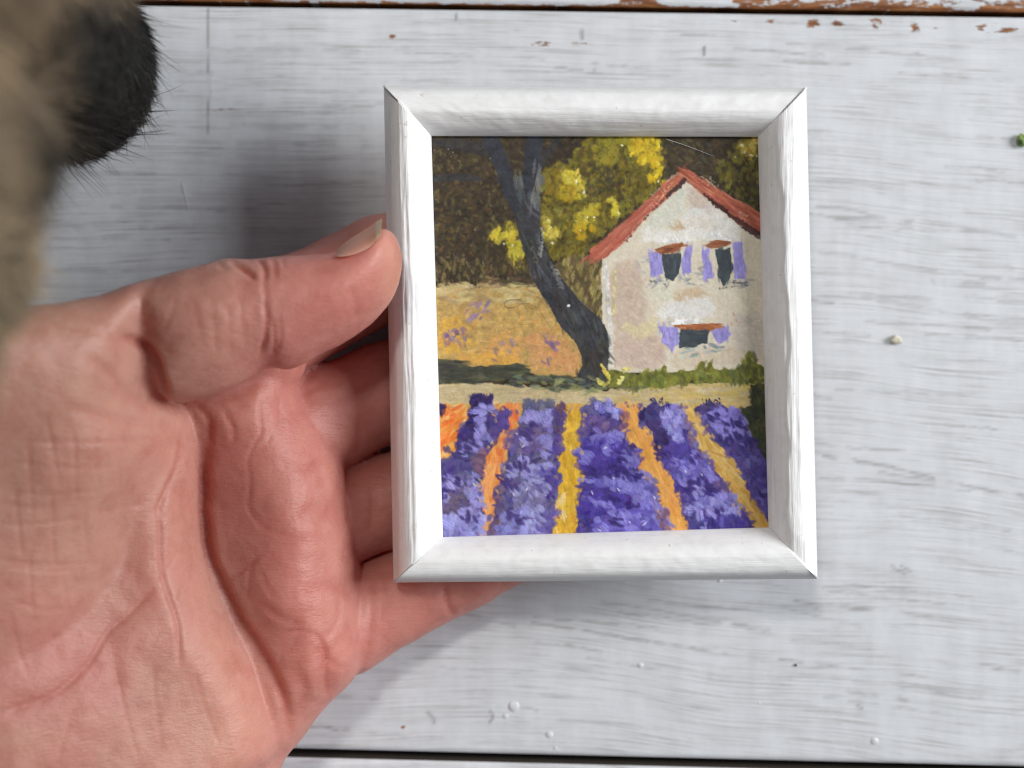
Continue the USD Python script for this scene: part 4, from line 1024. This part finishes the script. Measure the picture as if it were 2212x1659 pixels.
# ball of the thumb
mass([(352, 862), (378, 884), (392, 925), (391, 972), (374, 1034), (342, 1102), (316, 1165), (280, 1245), (225, 1335), (160, 1415), (80, 1475), (-40, 1515), (-250, 1500), (-260, 1000), (-170, 760), (-60, 690), (40, 668), (130, 656), (220, 640), (300, 612), (350, 606), (372, 660), (372, 740), (366, 810)],
     [(350, 640, 41), (250, 680, 44), (100, 720, 50), (-60, 780, 55), (330, 800, 39.5), (200, 850, 45), (60, 950, 47), (375, 930, 33), (300, 980, 38), (180, 1050, 42), (40, 1150, 44.5), (-120, 1200, 48), (335, 1085, 31.5), (240, 1200, 35.5), (120, 1300, 39.5), (0, 1400, 41), (-120, 1430, 44)], 8.5, 10.5, 1.3)
# thumb
mass([(300, 613), (380, 586), (450, 570), (500, 560), (545, 560), (592, 554), (645, 553), (700, 551), (760, 533), (800, 508), (828, 492), (846, 500), (860, 524), (866, 560), (862, 600), (848, 640), (825, 672), (790, 707), (740, 741), (690, 767), (645, 793), (608, 800), (588, 792), (560, 803), (500, 836), (440, 858), (385, 868), (352, 856), (318, 800), (290, 720), (284, 650)],
     [(300, 690, 42), (380, 700, 41.5), (460, 690, 41), (560, 670, 39.5), (640, 665, 38), (740, 620, 37), (840, 560, 36.5), (420, 800, 40), (620, 760, 37.5)], 8.6, 8.8, 0.8)

hv, hf = surface_nets(FLD, LO, H)
# keep the one connected skin
import scipy.sparse as sp_
from scipy.sparse.csgraph import connected_components
e_ = np.vstack([hf[:, [0, 1]], hf[:, [1, 2]], hf[:, [2, 3]]])
lab = connected_components(sp_.coo_matrix((np.ones(len(e_)), (e_[:, 0], e_[:, 1])), (len(hv), len(hv))), False)[1]
big = np.bincount(lab).argmax()
keep = lab == big
new = np.cumsum(keep) - 1
hv, hf = hv[keep], new[hf[keep[hf[:, 0]]]]
hv, ADJ = relax(hv, hf, 14)

CREASES = [  # photograph points, depth in mm, half width in mm
    ([(262, 722), (310, 748), (334, 785), (344, 820), (356, 850), (352, 876)], .95, .7),
    ([(572, 655), (577, 690), (573, 730), (562, 770)], .42, .40), ([(590, 690), (594, 735), (590, 775)], .34, .32), ([(604, 685), (607, 730), (600, 765)], .26, .3), ([(568, 600), (574, 640), (572, 670)], .2, .4),
    ([(497, 562), (520, 577), (540, 592), (552, 604)], .55, .42), ([(558, 560), (570, 578), (574, 606)], .4, .35), ([(586, 556), (594, 574), (596, 600)], .25, .35), ([(470, 568), (490, 580)], .2, .35), ([(608, 556), (614, 580)], .18, .3),
    ([(393, 930), (390, 972), (382, 1010), (373, 1034), (355, 1070), (340, 1105)], .6, .5), ([(341, 1100), (346, 1160), (349, 1221), (365, 1287), (380, 1330), (386, 1362), (388, 1440)], .32, .42),
    ([(352, 1250), (290, 1316), (232, 1370), (187, 1441), (104, 1507), (-20, 1545)], .25, .45), ([(352, 1250), (290, 1316), (232, 1370), (187, 1441), (104, 1507), (-20, 1545)], .35, 2.2), ([(232, 1370), (250, 1420), (262, 1500)], .2, 1.2),
    ([(405, 900), (398, 940), (404, 990), (420, 1060), (425, 1120)], .15, .3), ([(352, 1250), (380, 1200), (420, 1150)], .12, .3), ([(345, 1105), (375, 1130), (410, 1165), (430, 1200)], .12, .3), ([(410, 1210), (395, 1260), (385, 1300)], .12, .3), ([(375, 1030), (405, 1100), (425, 1180), (420, 1240)], .5, 1.4),
    ([(573, 826), (562, 880), (564, 930), (548, 962), (535, 1000), (540, 1046), (536, 1096), (556, 1130), (581, 1146), (647, 1167)], .16, .30), ([(560, 900), (545, 970), (530, 1050), (545, 1120), (600, 1160), (680, 1160)], .2, 3.0), ([(540, 985), (575, 960), (590, 925)], .12, .3), ([(437, 960), (440, 1040), (440, 1100), (452, 1190), (470, 1245), (494, 1295), (524, 1350), (566, 1412), (600, 1480), (620, 1540), (626, 1590)], .8, .8), ([(450, 900), (447, 960), (450, 1060)], .3, 1.0),
    ([(480, 1262), (520, 1235), (556, 1204), (600, 1190), (660, 1170)], .14, .3), ([(552, 1204), (538, 1240), (535, 1290)], .1, .3),
    ([(600, 1375), (640, 1362), (680, 1372), (700, 1396), (707, 1440), (706, 1480), (712, 1515)], .2, .32), ([(690, 1390), (705, 1440), (710, 1510)], .5, 1.4), ([(640, 1372), (630, 1400), (600, 1420)], .1, .3), ([(705, 1380), (730, 1340), (735, 1290)], .22, .5), ([(707, 1420), (730, 1440), (760, 1440)], .16, .5),
    ([(560, 1300), (600, 1330), (650, 1350)], .2, .6), ([(600, 1000), (660, 1010), (715, 990)], .2, .8), ([(480, 880), (500, 920), (505, 960)], .25, .5), ([(600, 850), (606, 890), (604, 930)], .16, .5),
    ([(653, 850), (700, 830), (740, 830)], .16, .6), ([(640, 1120), (690, 1100), (740, 1110)], .3, 1.4), ([(650, 1290), (700, 1270), (760, 1275)], .26, 1.4),
    ([(958, 1262), (966, 1300), (981, 1335)], .3, .5), ([(800, 1245), (805, 1300), (796, 1380), (800, 1410)], .2, .6), ([(822, 1230), (828, 1290), (820, 1350)], .15, .4),
    ([(770, 905), (776, 940), (772, 985)], .2, .5), ([(800, 1035), (804, 1090), (798, 1160)], .22, .6), ([(760, 620), (772, 680), (770, 730)], .15, .5),
    ([(140, 700), (190, 712), (240, 728), (280, 760)], .2, .6), ([(180, 770), (230, 800), (280, 860), (330, 880)], .25, .8), ([(150, 880), (240, 905), (330, 920), (390, 925)], .25, .8),
    ([(420, 870), (450, 905), (452, 960)], .3, .5), ([(640, 1440), (660, 1490), (640, 1540)], .2, .8)]
CREASES += [([(x0, y0), ((x0 + x1) / 2, (y0 + y1) / 2 + b), (x1, y1)], d, .34) for x0, y0, x1, y1, b, d in [
    (60, 955, 360, 945, 6, .18), (20, 1000, 250, 1010, 5, .12), (-10, 1208, 210, 1216, 8, .2), (10, 1222, 190, 1230, 6, .16), (200, 1106, 330, 1082, 4, .14), (0, 1130, 180, 1120, 6, .14), (20, 1068, 220, 1060, 4, .12), (30, 1300, 160, 1316, 8, .13),
    (0, 1090, 120, 1096, 3, .1), (100, 900, 130, 1060, -6, .1), (160, 930, 165, 1090, 5, .12), (60, 940, 70, 1120, 6, .12), (205, 930, 215, 1060, 4, .1), (30, 1050, 50, 1210, 6, .12), (110, 1060, 120, 1230, 5, .12), (180, 1080, 190, 1200, 4, .1), (60, 1190, 75, 1330, 5, .1), (255, 960, 262, 1080, 4, .08), (135, 1230, 150, 1340, 4, .08),
    (20, 1320, 60, 1460, 12, .14), (420, 650, 440, 760, 6, .1), (455, 640, 470, 770, 5, .1), (490, 650, 500, 780, 5, .09), (380, 640, 350, 720, 4, .1), (520, 650, 530, 760, 4, .08), (420, 700, 520, 720, 5, .07),
    (250, 1440, 300, 1640, 14, .12), (330, 1450, 350, 1620, 8, .1), (420, 1450, 470, 1600, 8, .1), (480, 1380, 540, 1520, 8, .08), (150, 1560, 120, 1650, 5, .1), (560, 1230, 590, 1290, 4, .1)]]

hn = normals(hv, hf)
up = np.clip(hn[:, 2] * 1.6, 0, 1)
photo_s = HALF / 1106.0 * (CAM_Z - hv[:, 2]) / FOCUS
HPX = np.stack([hv[:, 0] / photo_s + 1106, 829.5 - hv[:, 1] / photo_s], 1)
disp = np.zeros(len(hv))
red = np.zeros(len(hv))
for line, depth, hw in CREASES:
    q = spline(np.array(line, float), 8)
    q = dense(q, 2.0, False)
    wob = meshkit.fbm(np.c_[q * 0.03, np.full(len(q), 4.4)], 3, 3) - 0.5
    q = q + wob[:, None] * 4
    w = hw * 14.0
    d, i = line_dist(q, HPX, 1.0, w * 3.2)
    k = np.isfinite(d)
    t = np.minimum(i[k] / max(len(dense(q, 1.0, False)) - 1, 1), 1)
    taper = np.clip(np.minimum(t, 1 - t) * 6 + 0.25, 0, 1)
    g = np.exp(-(d[k] / w) ** 2) - 0.10 * np.exp(-((d[k] - 2.0 * w) / (0.9 * w)) ** 2)
    disp[k] -= depth * g * taper * up[k]
    red[k] = np.maximum(red[k], min(depth * 1.6, 1) * np.exp(-(d[k] / (w * 1.15)) ** 2) * taper * up[k])
disp += (meshkit.fbm(hv / 7.0, 3, 2) - 0.5) * 0.9 + (meshkit.fbm(hv / 1.6, 2, 8) - 0.5) * 0.12
hv = hv + hn * disp[:, None]
hv = hv + 0.25 * (ADJ @ hv - hv)
# skin colour: pinker pads, creases and finger sides, yellower thumb tip and heel; lit heel and dim upper left painted in
blot = meshkit.fbm(hv / 9.0, 4, 21)
pink = np.clip(smoothstep(420, 640, HPX[:, 0]) * 0.75 + 0.25 + 0.5 * np.exp(-(((HPX[:, 0] - 190) / 190) ** 2 + ((HPX[:, 1] - 1440) / 110) ** 2)) + 0.5 * np.exp(-(((HPX[:, 0] - 470) / 60) ** 2 + ((HPX[:, 1] - 1000) / 130) ** 2)), 0, 1)
pale = np.clip(np.exp(-(((HPX[:, 0] - 850) / 45) ** 2 + ((HPX[:, 1] - 580) / 90) ** 2)) * 0.8 + np.exp(-(((HPX[:, 0] - 470) / 200) ** 2 + ((HPX[:, 1] - 1560) / 180) ** 2)) * 0.75, 0, 1)  # heel term also lightens the skin where light falls brightest
base = np.array([0.55, 0.278, 0.215])[None] * (0.93 + 0.14 * blot)[:, None]
pk = np.clip(pink + (blot - 0.5) * 0.9, 0, 1)[:, None]
base = base * (1 - pk) + np.array([0.55, 0.212, 0.175]) * pk
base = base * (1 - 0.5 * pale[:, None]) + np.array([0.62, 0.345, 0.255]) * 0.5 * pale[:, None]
base = base * (1 - 0.42 * red[:, None]) + np.array([0.42, 0.10, 0.07]) * 0.42 * red[:, None]
brown = np.clip(smoothstep(420, 60, HPX[:, 0]) * smoothstep(1350, 1050, HPX[:, 1]), 0, 1)[:, None]  # dim light over the upper left, put into the skin colour
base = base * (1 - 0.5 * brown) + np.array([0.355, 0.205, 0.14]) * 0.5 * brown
PERSON = thing('person', 'bare left hand, palm up, holding the small white frame between thumb and fingers', 'person')
tri = np.vstack([hf[:, [0, 1, 2]], hf[:, [0, 2, 3]]])
if trimesh.Trimesh(hv, tri, process=False).volume < 0:
    tri = tri[:, ::-1]
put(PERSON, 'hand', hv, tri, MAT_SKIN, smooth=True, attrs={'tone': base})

# thumbnail: a curved plate on the thumb's upper side, its free edge standing past the tip
na, nb = np.array([(716, 552), (728, 538), (752, 519), (788, 496), (824, 472)], float), np.array([(733, 555), (752, 553), (776, 547), (803, 533), (822, 505)], float)
na, nb = spline(na, 8), spline(nb, 8)
nt = np.linspace(0, 1, 14)
nl_ = len(na)
npx = na[:, None] * (1 - nt)[None, :, None] + nb[:, None] * nt[None, :, None]
sN = np.linspace(0, 1, nl_)[:, None]
tree = cKDTree(HPX[up > 0.3])
hz = hv[up > 0.3][:, 2]
zin = gaussian_filter(hz[tree.query(nb + [2, 8], k=6)[1]].max(1), 3)      # skin height along the nail's inner side
zin = np.maximum.accumulate(zin[::-1])[::-1] * 0 + np.linspace(zin[:8].mean(), zin[-10:].mean(), nl_)
znail = zin[:, None] + 0.3 - 4.2 * (1 - nt[None]) ** 2.0
up_face = P(npx[..., 0], npx[..., 1], znail)
lo_face = up_face - np.array([0, 0, 0.5])
Vn = np.vstack([up_face.reshape(-1, 3), lo_face.reshape(-1, 3)])
nn = nl_ * len(nt)
fu = grid_faces(nl_, len(nt))
ring = np.concatenate([np.arange(nl_) * 14, (nl_ - 1) * 14 + np.arange(1, 14), np.arange(nl_ - 2, -1, -1) * 14 + 13, np.arange(12, 0, -1)])
rk = np.roll(ring, -1)
Fn = np.vstack([fu, fu[:, ::-1] + nn, np.stack([ring, rk, rk + nn, ring + nn], 1)])
Fn = np.vstack([Fn[:, [0, 1, 2]], Fn[:, [0, 2, 3]]])
if trimesh.Trimesh(Vn, Fn, process=False).volume < 0:
    Fn = Fn[:, ::-1]
tip = smoothstep(0.90, 0.95, np.repeat(sN, 14, 1).ravel() + 0.04 * np.tile(nt, nl_))
nc = np.array([0.62, 0.30, 0.22])[None] * (1 - tip[:, None]) + np.array([0.66, 0.54, 0.36])[None] * tip[:, None]
put(PERSON, 'thumbnail', Vn, Fn, MAT_NAIL, smooth=True, attrs={'tone': np.vstack([nc, nc])})
# ------------------------------------------------------------ fur
# A furry animal leaning in at the left: a smooth body mesh under a coat of separate hairs, with unseen bulk added to block light
frng = np.random.default_rng(23)
BONES = [((-330, -330, 128), (-150, -150, 112), 18, 15), ((-150, -150, 108), (50, 50, 66), 15, 11.6), ((50, 50, 66), (136, 132, 45), 11.6, 10.6), ((136, 132, 45), (154, 178, 40), 10.6, 9.6),
         ((-330, -330, 128), (-300, 250, 126), 18, 12), ((-300, 250, 126), (-118, 300, 118), 12, 7.8), ((-118, 300, 118), (-140, 540, 112), 8.0, 7.4), ((-140, 540, 112), (-230, 690, 112), 7.4, 8),
         ((-1300, -500, 130), (-1350, 600, 130), 42, 42), ((-1300, -400, 130), (-330, -330, 126), 42, 18), ((-1300, 300, 130), (-300, 250, 126), 40, 12), ((-1350, 600, 130), (-230, 690, 112), 30, 8),  # unseen bulk left of the view, enlarged to hold off overhead light
         ((-330, -330, 128), (-1050, -1780, 150), 18, 21), ((-1050, -1780, 150), (-790, -1720, 150), 21, 19)]  # unseen lobe above the view, added to shade the planks beside the frame
hs = 1.5
clo, chi = np.array([-175.0, -45.0, 20.0]), np.array([-40.0, 130.0, 178.0])
cn = ((chi - clo) / hs).astype(int)
CX = np.stack(np.meshgrid(*(clo[k] + hs * np.arange(cn[k]) for k in range(3)), indexing='ij'), -1).astype(np.float32)


def fur_field(X):
    f = None
    for a, b, ra, rb in BONES:
        a, b = P(*a).astype(np.float32), P(*b).astype(np.float32)
        ab = b - a
        t = np.clip(((X - a) @ ab) / (ab @ ab), 0, 1)
        q = np.linalg.norm(X - a - t[..., None] * ab, axis=-1) - (ra + (rb - ra) * t)
        f = q if f is None else smin(f, q, 4.0)
    return f


cv, cf = surface_nets(fur_field(CX), clo, hs)
cv, _ = relax(cv, cf, 6)
ct = np.vstack([cf[:, [0, 1, 2]], cf[:, [0, 2, 3]]])
if trimesh.Trimesh(cv, ct, process=False).volume < 0:
    ct = ct[:, ::-1]
cnrm = normals(cv, ct)


def coat(p, jitter):
    s = HALF / 1106.0 * (CAM_Z - p[:, 2]) / FOCUS
    x, y = p[:, 0] / s + 1106, 829.5 - p[:, 1] / s
    streak = meshkit.fbm(np.stack([(x * 0.8 - y * 0.55) / 46, (x * 0.55 + y * 0.8) / 190, np.zeros_like(x)], 1), 4, 3)
    dark = np.clip(smoothstep(270, 70, np.hypot((x - 230) * 0.85, (y - 200) * 0.72)) * 1.5 + (streak - 0.5) * 1.5, 0, 1)
    dark = dark * smoothstep(20, 130, x + 0.25 * y + (streak - 0.5) * 160)
    warm = np.array([0.23, 0.175, 0.12])
    sand = np.array([0.29, 0.225, 0.15])
    low = smoothstep(240, 480, y)[:, None]
    c = warm * (1 - low) + sand * low
    c = c * (0.25 + 1.5 * streak)[:, None]
    c = c * (1 - dark[:, None]) + np.array([0.009, 0.0085, 0.0075]) * (0.3 + 1.6 * streak)[:, None] * dark[:, None]
    return np.clip(c * jitter[:, None], 0.004, 1)


CAT = thing('cat', 'brown furry cat with a rounded black-haired tip, leaning in blurred at the left', 'cat')
put(CAT, 'body', cv, ct, MAT_HIDE, smooth=True, attrs={'haircol': coat(cv, np.full(len(cv), 0.8))})
tm = trimesh.Trimesh(cv, ct, process=False)
area = tm.area_faces.copy()
cen = tm.triangles_center
s_ = HALF / 1106.0 * (CAM_Z - cen[:, 2]) / FOCUS
cpx, cpy = cen[:, 0] / s_ + 1106, 829.5 - cen[:, 1] / s_
area *= np.where((cpx > -260) & (cpy > -220) & (cpy < 1050) & (tm.face_normals[:, 2] > -0.75), 1.0, 0.07)
area *= 1 + 1.2 * (cen[:, 2] < 85)
NH = 80000
fi = frng.choice(len(area), NH, p=area / area.sum())
r1, r2 = frng.random(NH), frng.random(NH)
sw = r1 + r2 > 1
r1[sw], r2[sw] = 1 - r1[sw], 1 - r2[sw]
T3 = cv[ct[fi]]
root = T3[:, 0] + (T3[:, 1] - T3[:, 0]) * r1[:, None] + (T3[:, 2] - T3[:, 0]) * r2[:, None]
N3 = cnrm[ct[fi]]
nrm = N3[:, 0] + (N3[:, 1] - N3[:, 0]) * r1[:, None] + (N3[:, 2] - N3[:, 0]) * r2[:, None]
nrm /= np.linalg.norm(nrm, axis=1, keepdims=True)
flow = np.tile([0.72, -0.62, -0.30], (NH, 1)) + (meshkit.fbm(root / 16, 3, 4)[:, None] - 0.5) * np.array([0.6, 1.2, 0.2])
clump = np.stack([meshkit.noise(root / 2.2, 31 + k) - 0.5 for k in range(3)], 1) * 0.75
flow = flow + clump + frng.normal(size=(NH, 3)) * 0.16
flow -= nrm * (flow * nrm).sum(1, keepdims=True)
flow /= np.maximum(np.linalg.norm(flow, axis=1, keepdims=True), 0.2)
far = frng.random(NH)
s_ = HALF / 1106.0 * (CAM_Z - root[:, 2]) / FOCUS
rx, ry = root[:, 0] / s_ + 1106, 829.5 - root[:, 1] / s_
tipd = smoothstep(60, 200, rx)
length = frng.uniform(3.6, 7.0, NH) * (1 - 0.42 * tipd) * np.where(far > 0.985, 1.7, 1)
lift = (frng.uniform(0.18, 0.46, NH) + 0.28 * tipd * frng.random(NH) + 0.35 * (far > 0.985))[:, None]
tt = np.linspace(0, 1, 5)[None, :, None]
bend = frng.normal(size=(NH, 1, 3)) * 0.10
d0 = flow + nrm * lift
pts = root[:, None] - nrm[:, None] * 0.2 + length[:, None, None] * (d0[:, None] * tt + (bend - nrm[:, None] * 0.12 * 1.0 + np.array([0, 0, -0.05])) * tt ** 2)
hc = coat(root, frng.uniform(0.55, 1.5, NH)) * (1 + 4.5 * (frng.random(NH) > 0.965) * (tipd > 0.3))[:, None] * (1 + np.array([0.9, 0.75, 0.45]) * (frng.random(NH) > 0.8)[:, None])
bc = UsdGeom.BasisCurves.Define(stage, numbered(CAT, 'fur'))
bc.CreateTypeAttr('linear')
bc.CreateWrapAttr('nonperiodic')
bc.CreateCurveVertexCountsAttr(Vt.IntArray.FromNumpy(np.full(NH, 5, np.int32)))
bc.CreatePointsAttr(Vt.Vec3fArray.FromNumpy((pts.reshape(-1, 3) / 1000).astype(np.float32)))
wd = np.tile(np.array([0.10, 0.10, 0.085, 0.06, 0.018]), (NH, 1)) * frng.uniform(0.7, 1.25, (NH, 1)) * (1 + 0.5 * tipd[:, None]) * np.where(far > 0.985, 0.55, 1.0)[:, None]
bc.CreateWidthsAttr(Vt.FloatArray.FromNumpy((wd.ravel() / 1000).astype(np.float32)))
bc.SetWidthsInterpolation('vertex')
UsdGeom.PrimvarsAPI(bc).CreatePrimvar('haircol', Sdf.ValueTypeNames.Color3fArray, 'uniform').Set(Vt.Vec3fArray.FromNumpy(hc.astype(np.float32)))
UsdShade.MaterialBindingAPI.Apply(bc.GetPrim()).Bind(MAT_FUR)
tag(bc, kind='stuff')
# ------------------------------------------------------------ small
# loose hairs, crumbs and grit


def strand(name, pts, width, mat, label, category, group=None):
    q = spline(np.array(pts, float), 10)
    p = P(q[:, 0], q[:, 1], q[:, 2])
    n, m = len(p), 6
    tg = np.gradient(p, axis=0)
    tg /= np.linalg.norm(tg, axis=1, keepdims=True)
    a = np.cross(tg, [0, 0, 1.0])
    a /= np.linalg.norm(a, axis=1, keepdims=True)
    b = np.cross(tg, a)
    th = np.linspace(0, 2 * np.pi, m, endpoint=False)
    r = width / 2 * (1 - 0.6 * np.linspace(0, 1, n))[:, None, None]
    v = p[:, None] + r * (a[:, None] * np.cos(th)[None, :, None] + b[:, None] * np.sin(th)[None, :, None])
    i = np.arange(n * m).reshape(n, m)
    f = np.stack([i[:-1], np.roll(i, -1, 1)[:-1], np.roll(i, -1, 1)[1:], i[1:]], -1).reshape(-1, 4)
    x = put('/World', name, v.reshape(-1, 3), f, mat)
    tag(x, label, category, group)


strand('hair', [(345, 198, 30), (352, 240, 26), (362, 285, 20), (378, 325, 14)], .09, MAT_STRAND, 'fine white hair curving down beside the black fur tip', 'hair')
strand('hair', [(396, 395, .4), (401, 420, .3), (407, 455, .2)], .09, MAT_STRAND, 'short white hair lying on the plank above the thumb', 'hair')
zp = lambda x: float(Z_BACK(x)) + PANEL_H + 0.32
strand('hair', [(x, y, zp(x)) for x, y in [(1128, 648), (1105, 647), (1090, 654), (1092, 662), (1110, 664), (1130, 655), (1150, 659), (1166, 672), (1178, 690), (1190, 712), (1196, 730)]], .075, MAT_STRAND_DARK, 'fine brown hair looped on the painted ochre field', 'hair')
strand('hair', [(x, y, zp(x)) for x, y in [(1440, 301), (1475, 312), (1510, 325), (1540, 337)]], .06, MAT_STRAND, 'fine pale hair lying on the painted woods above the roof', 'hair')


def crumb(name, px, py, z, size, mat, label, category, seed):
    s = trimesh.creation.icosphere(3, 1.0)
    v = s.vertices
    d = 1 + 0.9 * (meshkit.fbm(v * 1.3 + seed * 7, 3, seed) - 0.5)
    x = put('/World', name, v * d[:, None] * np.array(size) + P(px, py, z), s.faces, mat)
    tag(x, label, category)


crumb('crumb', 1936, 734, .55, (.95, .75, .7), MAT_CREAM, 'small cream crumb on the white plank right of the frame', 'crumb', 3)
crumb('leaf_scrap', 2206, 302, .6, (.75, 1.1, .7), MAT_GREEN, 'scrap of green leaf cut off by the right edge of the picture', 'leaf', 5)
crumb('grit', 1719, 1437, .15, (.22, .22, .2), MAT_DARK, 'tiny black speck on the plank below the frame', 'grit', 6)
